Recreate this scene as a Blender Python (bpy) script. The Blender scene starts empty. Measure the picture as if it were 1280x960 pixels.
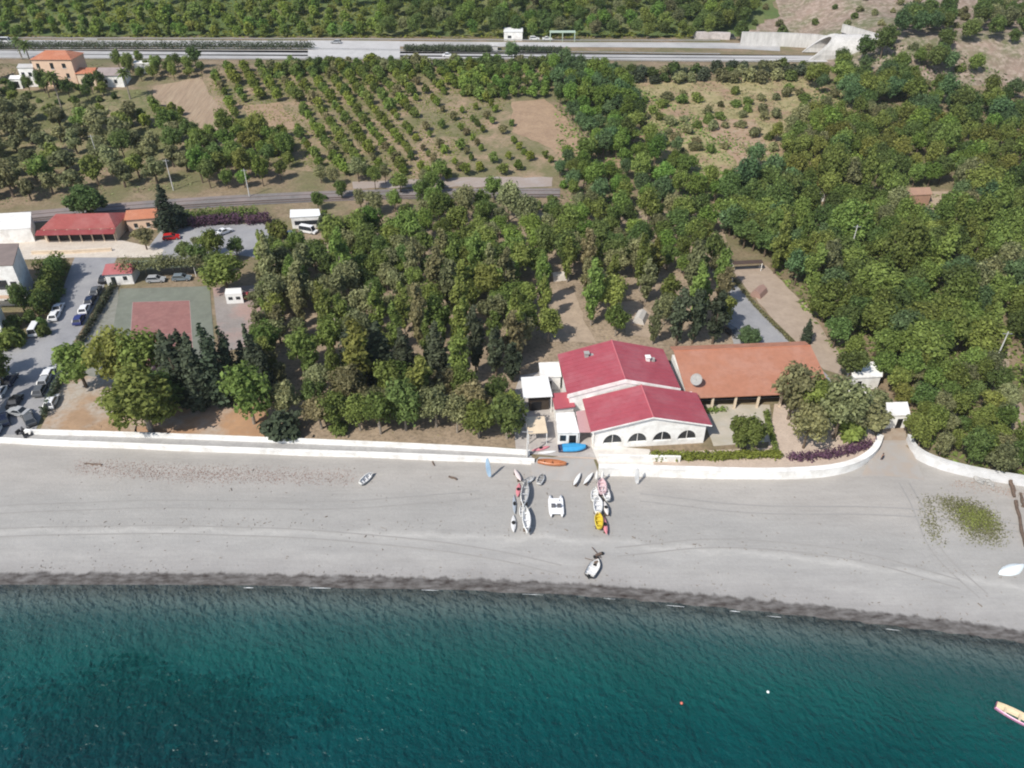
import bpy, bmesh, math, random
import numpy as np
from mathutils import Vector, Matrix

# ------------------------------------------------------------------ camera, sky, sun, exposure
SC = bpy.context.scene
COL = SC.collection
R = math.radians
CAM_H, PITCH, FPX = 88.0, R(36.0), 967.0
cam_d = bpy.data.cameras.new('camera')
cam = bpy.data.objects.new('camera', cam_d); COL.objects.link(cam)
cam.location = (0, 0, CAM_H); cam.rotation_euler = (R(90) - PITCH, 0, 0)
cam_d.sensor_width = 36; cam_d.lens = 36 * FPX / 1280.0
cam_d.clip_start = 1.0; cam_d.clip_end = 4000
SC.camera = cam
SUN_EL = R(47)
sdir = Vector((0.66 * math.cos(SUN_EL), 0.75 * math.cos(SUN_EL), -math.sin(SUN_EL))).normalized()
world = bpy.data.worlds.new('World'); SC.world = world; world.use_nodes = True
wn = world.node_tree; wn.nodes.clear()
wo = wn.nodes.new('ShaderNodeOutputWorld'); wb = wn.nodes.new('ShaderNodeBackground'); ws = wn.nodes.new('ShaderNodeTexSky')
ws.sky_type = 'NISHITA'; ws.sun_disc = False; ws.sun_elevation = SUN_EL
ws.sun_rotation = math.atan2(-sdir.x, -sdir.y)
wb.inputs['Strength'].default_value = 0.13
wn.links.new(ws.outputs[0], wb.inputs[0]); wn.links.new(wb.outputs[0], wo.inputs[0])
sun_d = bpy.data.lights.new('sun', 'SUN'); sun_d.energy = 4.4; sun_d.angle = R(0.5); sun_d.color = (1, 0.945, 0.86)
sun = bpy.data.objects.new('sun', sun_d); COL.objects.link(sun)
sun.rotation_euler = sdir.to_track_quat('-Z', 'Y').to_euler(); sun.location = (-60, -60, 140)
SC.view_settings.view_transform = 'Standard'; SC.view_settings.look = 'None'
SC.view_settings.exposure = 0.16; SC.view_settings.gamma = 1.0
HAZE = 0.00007
SC.render.engine = 'CYCLES'
try:
    SC.cycles.pixel_filter_type = 'BLACKMAN_HARRIS'; SC.cycles.filter_width = 2.0
    SC.cycles.max_bounces = 6; SC.cycles.diffuse_bounces = 3; SC.cycles.glossy_bounces = 2
    SC.cycles.transmission_bounces = 3; SC.cycles.transparent_max_bounces = 6
    SC.cycles.use_denoising = True
except Exception: pass

# ------------------------------------------------------------------ terrain
KN = [(-500, 2.0), (190, 2.0), (215, 4.0), (285, 12.5), (297, 15.0), (352, 15.0), (372, 20.0), (480, 47.0), (700, 100.0)]
KY = np.array([k[0] for k in KN], float); KZ = np.array([k[1] for k in KN], float)
def sm(t):
    t = max(0.0, min(1.0, t)); return t * t * (3 - 2 * t)
def zhill(X, Y): return 9.0 * sm((X - 118) / 30.0) * sm((Y - 283) / 26.0)
def zland(X, Y): return float(np.interp(Y, KY, KZ)) + zhill(X, Y)
_p, _q = math.cos(PITCH), math.sin(PITCH)
def ray(px, py):
    u, v = (px - 640) / FPX, (py - 480) / FPX
    return Vector((u, _p - v * _q, -_q - v * _p))
def Pz(px, py, z):
    d = ray(px, py); t = (CAM_H - z) / -d.z
    return Vector((d.x * t, d.y * t, z))
SHORE = [Pz(x, y, 0) for x, y in ((-400, 736), (0, 732), (200, 732), (400, 735), (600, 740), (750, 747), (900, 761), (1000, 771), (1100, 782), (1200, 794), (1280, 805), (1500, 845))]
SX = [p.x for p in SHORE]; SY = [p.y for p in SHORE]
def yshore(X): return float(np.interp(X, SX, SY))
def zbeach(X, Y):
    s = Y - yshore(X)
    return (min(1.35, s * 0.055) if s > 0 else max(-14.0, s * 0.24))
WALLPX_L = [(-60, 551), (32, 556), (180, 562), (330, 568), (480, 573), (600, 578), (668, 581)]
WALLPX_R = [(748, 595), (850, 597), (940, 600), (1000, 599), (1045, 595), (1075, 586), (1095, 571), (1101, 554)]
WALLPX_E = [(1131, 553), (1136, 566), (1150, 577), (1175, 587), (1205, 595), (1240, 602), (1320, 615)]
wl = [Pz(x, y, 1.35) for x, y in WALLPX_L + WALLPX_R + WALLPX_E] + [Pz(674, 572, 2), Pz(742, 575, 2), Pz(1107, 552, 2), Pz(1126, 552, 2)]
WXs = sorted([(p.x, p.y) for p in wl]); WX = [w[0] for w in WXs]; WY = [w[1] for w in WXs]
def zf(X, Y):
    yw = float(np.interp(X, WX, WY))
    if Y > yw - 0.05: return zland(X, Y)
    return zbeach(X, Y)
def P(px, py, dz=0.0):
    d = ray(px, py); t0, t = 30.0, 30.0
    f = lambda t: CAM_H + d.z * t - zf(d.x * t, d.y * t)
    while f(t) > 0 and t < 1500: t0 = t; t += 2.0
    a, b = t0, t
    for _ in range(30):
        m = (a + b) / 2
        if f(m) > 0: a = m
        else: b = m
    X, Y = d.x * b, d.y * b
    return Vector((X, Y, zf(X, Y) + dz))

# ------------------------------------------------------------------ materials
MATS = {}
def mat(name, c1, c2=None, scale=1.0, rough=0.8, c3=None, s3=0.1, bump=0.0, spec=0.25, metal=0.0, detail=6.0, lo=0.35, hi=0.65, stretch=None, bscale=None, c4=None, s4=20.0, a4=.35):
    if name in MATS: return MATS[name]
    m = bpy.data.materials.new(name); m.use_nodes = True; nt = m.node_tree; N = nt.nodes; L = nt.links
    b = N['Principled BSDF']; b.inputs['Roughness'].default_value = rough; b.inputs['Metallic'].default_value = metal
    b.inputs['Specular IOR Level'].default_value = spec
    if c2 is None: c2 = tuple(x * 0.88 for x in c1)
    tc = N.new('ShaderNodeTexCoord'); src = tc.outputs['Object']
    if stretch:
        mp = N.new('ShaderNodeMapping'); mp.inputs['Scale'].default_value = stretch; L.new(src, mp.inputs[0]); src = mp.outputs[0]
    def layer(prev, col, sc, l, h, amt=1.0):
        n = N.new('ShaderNodeTexNoise'); n.inputs['Scale'].default_value = sc; n.inputs['Detail'].default_value = detail; n.inputs['Roughness'].default_value = 0.62
        L.new(src, n.inputs['Vector'])
        r = N.new('ShaderNodeMapRange'); r.inputs['From Min'].default_value = l; r.inputs['From Max'].default_value = h; r.inputs['To Max'].default_value = amt
        L.new(n.outputs['Fac'], r.inputs['Value'])
        x = N.new('ShaderNodeMix'); x.data_type = 'RGBA'; L.new(r.outputs[0], x.inputs[0])
        if isinstance(prev, tuple): x.inputs[6].default_value = (*prev, 1)
        else: L.new(prev, x.inputs[6])
        x.inputs[7].default_value = (*col, 1)
        return x.outputs[2], n
    out, n1 = layer(c1, c2, scale, lo, hi)
    if c3: out, _ = layer(out, c3, s3, 0.45, 0.62)
    if c4: out, _ = layer(out, c4, s4, 0.45, 0.65, a4)
    L.new(out, b.inputs['Base Color'])
    if bump:
        nb = N.new('ShaderNodeTexNoise'); nb.inputs['Scale'].default_value = bscale or scale * 3; nb.inputs['Detail'].default_value = 5; L.new(src, nb.inputs['Vector'])
        bp = N.new('ShaderNodeBump'); bp.inputs['Strength'].default_value = bump; bp.inputs['Distance'].default_value = 0.2
        L.new(nb.outputs['Fac'], bp.inputs['Height']); L.new(bp.outputs[0], b.inputs['Normal'])
    MATS[name] = m; return m
def roofmat(name, c1, c2, pitch, axis='X'):
    m = mat(name, c1, c2, 0.35, 0.6, c3=tuple(x * .9 + .035 for x in c1), s3=.22, c4=tuple(x * .55 for x in c1), s4=1.1, a4=.22, lo=.25, hi=.75)
    nt = m.node_tree; N = nt.nodes; L = nt.links; b = N['Principled BSDF']
    tc = N.new('ShaderNodeTexCoord'); w = N.new('ShaderNodeTexWave'); w.bands_direction = axis; w.inputs['Scale'].default_value = pitch; w.inputs['Distortion'].default_value = .3
    L.new(tc.outputs['Object'], w.inputs['Vector'])
    bp = N.new('ShaderNodeBump'); bp.inputs['Strength'].default_value = .35; bp.inputs['Distance'].default_value = .08
    L.new(w.outputs['Fac'], bp.inputs['Height']); L.new(bp.outputs[0], b.inputs['Normal']); return m
def leaf(name, col, var=0.3, trans=0.46):
    if name in MATS: return MATS[name]
    m = bpy.data.materials.new(name); m.use_nodes = True; nt = m.node_tree; N = nt.nodes; L = nt.links; N.clear()
    out = N.new('ShaderNodeOutputMaterial')
    oi = N.new('ShaderNodeObjectInfo'); ge = N.new('ShaderNodeNewGeometry')
    h = N.new('ShaderNodeHueSaturation'); h.inputs['Color'].default_value = (*col, 1)
    r1 = N.new('ShaderNodeMapRange'); r1.inputs['To Min'].default_value = 0.5 - 0.03; r1.inputs['To Max'].default_value = 0.5 + 0.012
    L.new(oi.outputs['Random'], r1.inputs['Value']); L.new(r1.outputs[0], h.inputs['Hue'])
    r2 = N.new('ShaderNodeMapRange'); r2.inputs['To Min'].default_value = 1 - var * 1.5; r2.inputs['To Max'].default_value = 1 + var * 1.5
    L.new(ge.outputs['Random Per Island'], r2.inputs['Value'])
    mm = N.new('ShaderNodeMath'); mm.operation = 'MULTIPLY_ADD'; L.new(oi.outputs['Random'], mm.inputs[0]); mm.inputs[1].default_value = 7.13; mm.inputs[2].default_value = 0.2
    fr = N.new('ShaderNodeMath'); fr.operation = 'FRACT'; L.new(mm.outputs[0], fr.inputs[0])
    r3 = N.new('ShaderNodeMapRange'); r3.inputs['To Min'].default_value = 0.72; r3.inputs['To Max'].default_value = 1.28; L.new(fr.outputs[0], r3.inputs['Value'])
    mv = N.new('ShaderNodeMath'); mv.operation = 'MULTIPLY'; L.new(r2.outputs[0], mv.inputs[0]); L.new(r3.outputs[0], mv.inputs[1]); L.new(mv.outputs[0], h.inputs['Value'])
    d = N.new('ShaderNodeBsdfPrincipled'); d.inputs['Roughness'].default_value = 0.65; d.inputs['Specular IOR Level'].default_value = 0.2
    L.new(h.outputs[0], d.inputs['Base Color'])
    t = N.new('ShaderNodeBsdfTranslucent'); L.new(h.outputs[0], t.inputs['Color'])
    x = N.new('ShaderNodeMixShader'); x.inputs[0].default_value = trans
    L.new(d.outputs[0], x.inputs[1]); L.new(t.outputs[0], x.inputs[2]); L.new(x.outputs[0], out.inputs[0])
    MATS[name] = m; return m

WHITE = mat('white_render', (0.86, 0.85, 0.82), (0.78, 0.77, 0.74), 0.8, 0.7, c4=(0.50, 0.47, 0.43), s4=0.55, a4=.5)
CREAM = mat('cream_render', (0.72, 0.60, 0.46), (0.62, 0.5, 0.37), 0.8)
PINKC = mat('pink_render', (0.72, 0.52, 0.38), (0.64, 0.45, 0.33), 0.6)
GREYC = mat('grey_concrete', (0.36, 0.35, 0.33), (0.28, 0.275, 0.265), 0.7, c4=(.45, .43, .4), s4=3, a4=.4)
PALEC = mat('pale_concrete', (0.60, 0.585, 0.56), (0.47, 0.46, 0.44), 0.5, c4=(.3, .29, .27), s4=1.5, a4=.35, stretch=(1, 1, .25))
DARK = mat('dark_opening', (0.018, 0.018, 0.02), rough=0.4)
GLASS = mat('window_glass', (0.03, 0.035, 0.04), rough=0.08, spec=0.6)
REDROOF = roofmat('red_sheet_roof', (0.40, 0.088, 0.112), (0.345, 0.07, 0.092), 3.0, 'Y')
TERRA = roofmat('terracotta_tiles', (0.45, 0.205, 0.13), (0.385, 0.17, 0.105), 4.0, 'X')
ORANGER = roofmat('orange_tiles', (0.50, 0.20, 0.11), (0.4, 0.15, 0.085), 4.0, 'X')
MAROON = roofmat('maroon_tiles', (0.30, 0.06, 0.06), (0.24, 0.05, 0.05), 4.0, 'X')
BROWNR = mat('brown_flat_roof', (0.24, 0.19, 0.17), (0.19, 0.155, 0.14), 0.4)
METAL = mat('galvanised_metal', (0.5, 0.5, 0.5), (0.4, 0.4, 0.4), 2, 0.4, metal=0.6)
RUBBER = mat('rubber', (0.02, 0.02, 0.02), rough=0.8)
BARK = mat('bark', (0.16, 0.12, 0.085), (0.10, 0.075, 0.055), 3, 0.9)
BARKP = mat('pale_bark', (0.30, 0.26, 0.21), (0.2, 0.17, 0.14), 3, 0.9)
WOOD = mat('weathered_wood', (0.17, 0.12, 0.09), (0.10, 0.075, 0.06), 3, 0.9)
def paint(name, c, rough=0.3): return mat(name, c, tuple(x * .92 for x in c), 2.0, rough, spec=0.5)

# ------------------------------------------------------------------ mesh helpers
class MB:
    def __init__(s): s.v = []; s.f = []
    def add(s, vs, fs):
        o = len(s.v); s.v += [tuple(v) for v in vs]; s.f += [tuple(i + o for i in f) for f in fs]; return s
    def box(s, x0, x1, y0, y1, z0, z1):
        return s.add([(x0, y0, z0), (x1, y0, z0), (x1, y1, z0), (x0, y1, z0), (x0, y0, z1), (x1, y0, z1), (x1, y1, z1), (x0, y1, z1)],
                     [(0, 3, 2, 1), (4, 5, 6, 7), (0, 1, 5, 4), (1, 2, 6, 5), (2, 3, 7, 6), (3, 0, 4, 7)])
    def hexa(s, b, t):
        return s.add(list(b) + list(t), [(0, 3, 2, 1), (4, 5, 6, 7), (0, 1, 5, 4), (1, 2, 6, 5), (2, 3, 7, 6), (3, 0, 4, 7)])
    def loft(s, rings, cap=True, closed=True):
        n = len(rings[0]); vs = [p for r in rings for p in r]; fs = []
        for i in range(len(rings) - 1):
            for j in range(n if closed else n - 1):
                k = (j + 1) % n; fs.append((i * n + j, i * n + k, (i + 1) * n + k, (i + 1) * n + j))
        if cap: fs.append(tuple(range(n - 1, -1, -1))); fs.append(tuple(range((len(rings) - 1) * n, len(rings) * n)))
        return s.add(vs, fs)
    def tube(s, pts, rad, n=6):
        pts = [Vector(p) for p in pts]; rings = []
        if not hasattr(rad, '__len__'): rad = [rad] * len(pts)
        for i, p in enumerate(pts):
            d = (pts[min(i + 1, len(pts) - 1)] - pts[max(i - 1, 0)]).normalized()
            a = d.orthogonal().normalized() if abs(d.z) < .95 else Vector((1, 0, 0)); a = (a - d * a.dot(d)).normalized(); b = d.cross(a)
            rings.append([p + (a * math.cos(2 * math.pi * k / n) + b * math.sin(2 * math.pi * k / n)) * rad[i] for k in range(n)])
        return s.loft(rings)
    def prism(s, poly, y0, y1):      # polygon in x-z, extruded along y
        return s.loft([[(x, y0, z) for x, z in poly], [(x, y1, z) for x, z in poly]])
    def slab(s, corners, th):        # a quad with thickness downwards
        return s.hexa([(c[0], c[1], c[2] - th) for c in corners], corners)
    def build(s, name, m, parent=None):
        me = bpy.data.meshes.new(name); me.from_pydata(s.v, [], s.f); me.materials.append(m)
        bm = bmesh.new(); bm.from_mesh(me); bmesh.ops.recalc_face_normals(bm, faces=bm.faces); bm.to_mesh(me); bm.free()
        o = bpy.data.objects.new(name, me); COL.objects.link(o)
        if parent: o.parent = parent
        return o
def tag(o, label=None, cat=None, group=None, kind=None):
    if label: o['label'] = label
    if cat: o['category'] = cat
    if group: o['group'] = group
    if kind: o['kind'] = kind
    return o
def thing(name, label, cat, loc=(0, 0, 0), rz=0.0, group=None):
    o = bpy.data.objects.new(name, None); o.empty_display_size = .3; COL.objects.link(o)
    o.location = loc; o.rotation_euler = (0, 0, rz); return tag(o, label, cat, group)
def copy_tree(o, loc, rz, label, group=None, scale=None):
    c = o.copy(); COL.objects.link(c); c.location = loc; c.rotation_euler = (0, 0, rz)
    if scale is not None: c.scale = scale if hasattr(scale, '__len__') else (scale,) * 3
    c['label'] = label
    if group: c['group'] = group
    for ch in o.children:
        d = ch.copy(); COL.objects.link(d); d.parent = c
        for g in ch.children:
            e = g.copy(); COL.objects.link(e); e.parent = d
    return c
def smooth(o):
    for p in o.data.polygons: p.use_smooth = True
    return o
def inpoly(x, y, poly):
    c = False; n = len(poly)
    for i in range(n):
        x1, y1 = poly[i][0], poly[i][1]; x2, y2 = poly[i - 1][0], poly[i - 1][1]
        if (y1 > y) != (y2 > y) and x < (x2 - x1) * (y - y1) / (y2 - y1) + x1: c = not c
    return c
def chaikin(pts, it=2, closed=False):
    for _ in range(it):
        o = [] if closed else [pts[0]]
        for i in range(len(pts) if closed else len(pts) - 1):
            a, b = Vector(pts[i]), Vector(pts[(i + 1) % len(pts)]); o += [a * .75 + b * .25, a * .25 + b * .75]
        if not closed: o.append(pts[-1])
        pts = [Vector(q) for q in o]
    return pts
def patch(name, pts, m, dz, kind='structure', z=None, wob=0.0, seed=0, label=None, cat=None):
    """a ground sheet following the terrain: world polygon cut at the terrain's fold lines"""
    pts = [Vector((p[0], p[1], 0)) for p in pts]
    if wob:
        rn = random.Random(seed); q = []
        for i, a in enumerate(pts):
            b = pts[(i + 1) % len(pts)]; n = max(1, int((b - a).length / 2.5)); nr = Vector((-(b - a).y, (b - a).x, 0)).normalized()
            for k in range(n): q.append(a.lerp(b, k / n) + nr * rn.uniform(-wob, wob))
        pts = q
    bm = bmesh.new(); bm.faces.new([bm.verts.new(p) for p in pts])
    bmesh.ops.triangulate(bm, faces=bm.faces[:])
    ys = [p.y for p in pts]
    for ky in KY:
        if min(ys) < ky < max(ys):
            bmesh.ops.bisect_plane(bm, geom=bm.verts[:] + bm.edges[:] + bm.faces[:], plane_co=(0, ky, 0), plane_no=(0, 1, 0))
    for v in bm.verts: v.co.z = (float(np.interp(v.co.y, KY, KZ)) if z is None else z) + dz
    bmesh.ops.recalc_face_normals(bm, faces=bm.faces[:])
    for f in bm.faces:
        if f.normal.z < 0: f.normal_flip()
    me = bpy.data.meshes.new(name); bm.to_mesh(me); bm.free(); me.materials.append(m)
    o = bpy.data.objects.new(name, me); COL.objects.link(o); tag(o, label, cat, None, kind); return o
def PP(l, dz=0): return [P(x, y, dz) for x, y in l]
def heading(a, b):
    A, B = P(*a), P(*b); return math.atan2(B.y - A.y, B.x - A.x)

# ------------------------------------------------------------------ ground, beach, sea
SOIL = mat('dry_soil', (0.29, 0.22, 0.15), (0.21, 0.16, 0.10), 0.25, 0.95, c3=(0.15, 0.145, 0.07), s3=0.06, bump=.4, c4=(.1, .08, .05), s4=1.4, a4=.5)
gx = [-1200.] + [x for x in WX] + [1200.]; gyk = [190., 215., 285., 297., 352., 372., 480., 700.]
gv = []; gf = []
for x_ in gx:
    y0_ = float(np.interp(x_, WX, WY)) + .25
    for y_ in [y0_] + gyk: gv.append((x_, y_, float(np.interp(y_, KY, KZ))))
ng = len(gyk) + 1
for i_ in range(len(gx) - 1):
    if gx[i_ + 1] - gx[i_] < 1e-4: continue
    for j_ in range(ng - 1): gf.append((i_ * ng + j_, (i_ + 1) * ng + j_, (i_ + 1) * ng + j_ + 1, i_ * ng + j_ + 1))
gm = bpy.data.meshes.new('ground'); gm.from_pydata(gv, [], gf); gm.materials.append(SOIL)
go = bpy.data.objects.new('ground', gm); COL.objects.link(go); go['kind'] = 'structure'
# beach: sand grid down into the water
def grid(name, xs, ys, zfun, m, skip=None):
    v = [(x, y, zfun(x, y)) for y in ys for x in xs]; n = len(xs)
    f = [(j * n + i, j * n + i + 1, (j + 1) * n + i + 1, (j + 1) * n + i) for j in range(len(ys) - 1) for i in range(n - 1)]
    me = bpy.data.meshes.new(name); me.from_pydata(v, [], f); me.materials.append(m)
    o = bpy.data.objects.new(name, me); COL.objects.link(o); o['kind'] = 'structure'; return smooth(o)
def sand_material():
    m = bpy.data.materials.new('beach_sand'); m.use_nodes = True; nt = m.node_tree; N = nt.nodes; L = nt.links; b = N['Principled BSDF']
    b.inputs['Specular IOR Level'].default_value = .2
    at = N.new('ShaderNodeAttribute'); at.attribute_name = 'shore'
    tc = N.new('ShaderNodeTexCoord')
    def noise(sc, det=6, stretch=None, rough=.6):
        n = N.new('ShaderNodeTexNoise'); n.inputs['Scale'].default_value = sc; n.inputs['Detail'].default_value = det; n.inputs['Roughness'].default_value = rough
        if stretch:
            mp = N.new('ShaderNodeMapping'); mp.inputs['Scale'].default_value = stretch; L.new(tc.outputs['Object'], mp.inputs[0]); L.new(mp.outputs[0], n.inputs['Vector'])
        else: L.new(tc.outputs['Object'], n.inputs['Vector'])
        return n.outputs['Fac']
    def ma(op, a, c, d=None):
        x = N.new('ShaderNodeMath'); x.operation = op
        for i, q in enumerate((a, c, d)):
            if q is None: continue
            if isinstance(q, (int, float)): x.inputs[i].default_value = q
            else: L.new(q, x.inputs[i])
        return x.outputs[0]
    # distance from the waterline with a wandering edge (swash marks)
    d = ma('ADD', at.outputs['Fac'], ma('MULTIPLY_ADD', noise(.16, 3, (1, .3, 1)), 4.0, -2.0))
    d2 = ma('ADD', at.outputs['Fac'], ma('MULTIPLY_ADD', noise(.55, 5, (1, .2, 1)), 2.2, -1.1))
    rp = N.new('ShaderNodeValToRGB'); cr = rp.color_ramp
    stops = [(0.0, (0.25, 0.24, 0.228)), (0.14, (0.31, 0.298, 0.285)), (0.26, (0.345, 0.333, 0.316)), (0.33, (0.33, 0.32, 0.305)), (0.42, (0.35, 0.34, 0.322)), (0.455, (0.4, 0.388, 0.366)), (0.5, (0.325, 0.315, 0.298)), (0.72, (0.32, 0.31, 0.293)), (1.0, (0.35, 0.33, 0.305))]
    while len(cr.elements) > 1: cr.elements.remove(cr.elements[0])
    cr.elements[0].position = stops[0][0]; cr.elements[0].color = (*stops[0][1], 1)
    for p, c in stops[1:]: e = cr.elements.new(p); e.color = (*c, 1)
    mr = N.new('ShaderNodeMapRange'); mr.inputs['From Min'].default_value = 0; mr.inputs['From Max'].default_value = 22; L.new(d, mr.inputs['Value'])
    L.new(mr.outputs[0], rp.inputs[0])
    # wet strip right at the waterline: dark
    wet = N.new('ShaderNodeMapRange'); wet.inputs['From Min'].default_value = 2.0; wet.inputs['From Max'].default_value = 2.45; wet.inputs['To Min'].default_value = 1; wet.inputs['To Max'].default_value = 0; L.new(d2, wet.inputs['Value'])
    sp = N.new('ShaderNodeMapRange'); sp.inputs['From Min'].default_value = .3; sp.inputs['From Max'].default_value = .7; sp.inputs['To Min'].default_value = .35; sp.inputs['To Max'].default_value = 1.0; L.new(noise(.9, 5, (.55, 1.3, 1)), sp.inputs['Value'])
    wetc = N.new('ShaderNodeMix'); wetc.data_type = 'RGBA'; uw = N.new('ShaderNodeMapRange'); uw.inputs['From Min'].default_value = -2.5; uw.inputs['From Max'].default_value = -.6; L.new(at.outputs['Fac'], uw.inputs['Value'])
    L.new(ma('MULTIPLY', ma('MULTIPLY', wet.outputs[0], uw.outputs[0]), sp.outputs[0]), wetc.inputs[0]); L.new(rp.outputs[0], wetc.inputs[6]); wetc.inputs[7].default_value = (.042, .033, .028, 1)
    # fine mottling, footprints and vehicle-raked streaks
    v = ma('MULTIPLY_ADD', noise(2.2, 8, None, .75), .34, .83)
    v2 = ma('MULTIPLY_ADD', noise(.12, 4, (1, 2.2, 1)), .30, .85)
    v3 = ma('MULTIPLY_ADD', noise(.5, 5, (.35, 2.0, 1)), .24, .88)
    v4 = ma('MULTIPLY_ADD', noise(1.1, 4, (.12, 3.0, 1), .7), .16, .92)
    vv = ma('MULTIPLY', ma('MULTIPLY', ma('MULTIPLY', v, v2), v3), v4)
    hs = N.new('ShaderNodeHueSaturation'); L.new(wetc.outputs[2], hs.inputs['Color']); L.new(vv, hs.inputs['Value'])
    L.new(hs.outputs[0], b.inputs['Base Color'])
    rr = N.new('ShaderNodeMapRange'); rr.inputs['To Min'].default_value = .9; rr.inputs['To Max'].default_value = .45; L.new(wet.outputs[0], rr.inputs['Value']); L.new(rr.outputs[0], b.inputs['Roughness'])
    bp = N.new('ShaderNodeBump'); bp.inputs['Strength'].default_value = .5; bp.inputs['Distance'].default_value = .12; L.new(noise(1.8, 7, None, .7), bp.inputs['Height']); L.new(bp.outputs[0], b.inputs['Normal'])
    return m
SAND = sand_material()
bxs = list(np.arange(-150, 181, 1.5)); bys = list(np.arange(38, 112, 0.75))
def zb2(x, y):
    yw = float(np.interp(x, WX, WY))
    return zbeach(x, y) + .06 * math.sin(x * .31 + y * .22) * sm((y - yshore(x) - 3) / 4)
beach = grid('beach', bxs, bys, zb2, SAND)
a = beach.data.attributes.new('shore', 'FLOAT', 'POINT'); a.data.foreach_set('value', [float(v.co.y - yshore(v.co.x)) for v in beach.data.vertices])
def seabed_sea():
    m = mat('seabed_sand', (.24, .235, .20), (.15, .155, .135), .08, .95)
    sb = grid('seabed', list(np.arange(-400, 401, 10.)), list(np.arange(-100, 42, 4.)), lambda x, y: max(-14., (y - yshore(x)) * .24) - .05, m)
    # sea sheet: depth-tinted water with small wind ripples
    xs = list(np.arange(-150, 181, 2.0)); v = []; f = []; dep = []
    offs = [2.5, 1.2, .4, -.5, -1.5, -3, -5, -7.5, -10, -13, -17, -22, -30, -45, -80, -160]
    for o in offs:
        for x in xs: v.append((x, yshore(x) + o, 0)); dep.append(max(0., -o * .24))
    n = len(xs)
    f = [(j * n + i, (j + 1) * n + i, (j + 1) * n + i + 1, j * n + i + 1) for j in range(len(offs) - 1) for i in range(n - 1)]
    me = bpy.data.meshes.new('sea'); me.from_pydata(v, [], f)
    at = me.attributes.new('depth', 'FLOAT', 'POINT'); at.data.foreach_set('value', dep)
    o = bpy.data.objects.new('sea', me); COL.objects.link(o); o['kind'] = 'structure'; smooth(o)
    if f and me.polygons[0].normal.z < 0: me.flip_normals()
    m = bpy.data.materials.new('sea_water'); m.use_nodes = True; nt = m.node_tree; N = nt.nodes; L = nt.links; N.clear()
    out = N.new('ShaderNodeOutputMaterial'); A = N.new('ShaderNodeAttribute'); A.attribute_name = 'depth'
    tc = N.new('ShaderNodeTexCoord')
    def noise(sc, det, rot=0, st=(1, 1, 1), rough=.55):
        mp = N.new('ShaderNodeMapping'); mp.inputs['Rotation'].default_value = (0, 0, rot); mp.inputs['Scale'].default_value = st
        L.new(tc.outputs['Object'], mp.inputs[0]); q = N.new('ShaderNodeTexNoise'); q.inputs['Scale'].default_value = sc; q.inputs['Detail'].default_value = det; q.inputs['Roughness'].default_value = rough; q.inputs['Distortion'].default_value = .4
        L.new(mp.outputs[0], q.inputs['Vector']); return q.outputs['Fac']
    def ma(op, a, b):
        x = N.new('ShaderNodeMath'); x.operation = op
        for i, q in enumerate((a, b)):
            if isinstance(q, (int, float)): x.inputs[i].default_value = q
            else: L.new(q, x.inputs[i])
        return x.outputs[0]
    hgt = ma('ADD', ma('MULTIPLY', noise(1.15, 3, .5, (1, .8, 1)), .5), ma('MULTIPLY', noise(.33, 2, -.3, (1, .6, 1)), .55))
    bp = N.new('ShaderNodeBump'); bp.inputs['Strength'].default_value = 1.0; bp.inputs['Distance'].default_value = 1.35; L.new(hgt, bp.inputs['Height'])
    rp = N.new('ShaderNodeValToRGB'); cr = rp.color_ramp; cr.elements[0].position = 0; cr.elements[0].color = (.085, .125, .125, 1); cr.elements[1].position = 1; cr.elements[1].color = (.002, .054, .060, 1)
    e = cr.elements.new(.2); e.color = (.02, .085, .085, 1); e = cr.elements.new(.45); e.color = (.003, .090, .080, 1)
    mr = N.new('ShaderNodeMapRange'); mr.inputs['From Max'].default_value = 6.0; L.new(A.outputs['Fac'], mr.inputs['Value']); L.new(mr.outputs[0], rp.inputs[0])
    hs = N.new('ShaderNodeHueSaturation'); L.new(rp.outputs[0], hs.inputs['Color'])
    vr = N.new('ShaderNodeMapRange'); vr.inputs['From Min'].default_value = .3; vr.inputs['From Max'].default_value = .7; vr.inputs['To Min'].default_value = .8; vr.inputs['To Max'].default_value = 1.18; L.new(noise(.05, 4), vr.inputs['Value']); L.new(vr.outputs[0], hs.inputs['Value'])
    df = N.new('ShaderNodeBsdfDiffuse'); L.new(hs.outputs[0], df.inputs['Color']); L.new(bp.outputs[0], df.inputs['Normal'])
    tr = N.new('ShaderNodeBsdfTransparent'); tm = N.new('ShaderNodeMix'); tm.data_type = 'RGBA'; tq = N.new('ShaderNodeMapRange'); tq.inputs['From Max'].default_value = 4.5; L.new(A.outputs['Fac'], tq.inputs['Value']); L.new(tq.outputs[0], tm.inputs[0]); tm.inputs[6].default_value = (.85, .93, .93, 1); tm.inputs[7].default_value = (.10, .62, .66, 1); L.new(tm.outputs[2], tr.inputs['Color'])
    fac = N.new('ShaderNodeMapRange'); fac.inputs['From Min'].default_value = 0; fac.inputs['From Max'].default_value = 1.6; fac.inputs['To Min'].default_value = .12; fac.inputs['To Max'].default_value = .52; L.new(A.outputs['Fac'], fac.inputs['Value'])
    mx = N.new('ShaderNodeMixShader'); L.new(fac.outputs[0], mx.inputs[0]); L.new(tr.outputs[0], mx.inputs[1]); L.new(df.outputs[0], mx.inputs[2])
    b2 = N.new('ShaderNodeBump'); b2.inputs['Strength'].default_value = 1.0; b2.inputs['Distance'].default_value = .75; L.new(hgt, b2.inputs['Height'])
    gl = N.new('ShaderNodeBsdfGlossy'); gl.inputs['Roughness'].default_value = .3; L.new(b2.outputs[0], gl.inputs['Normal'])
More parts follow.
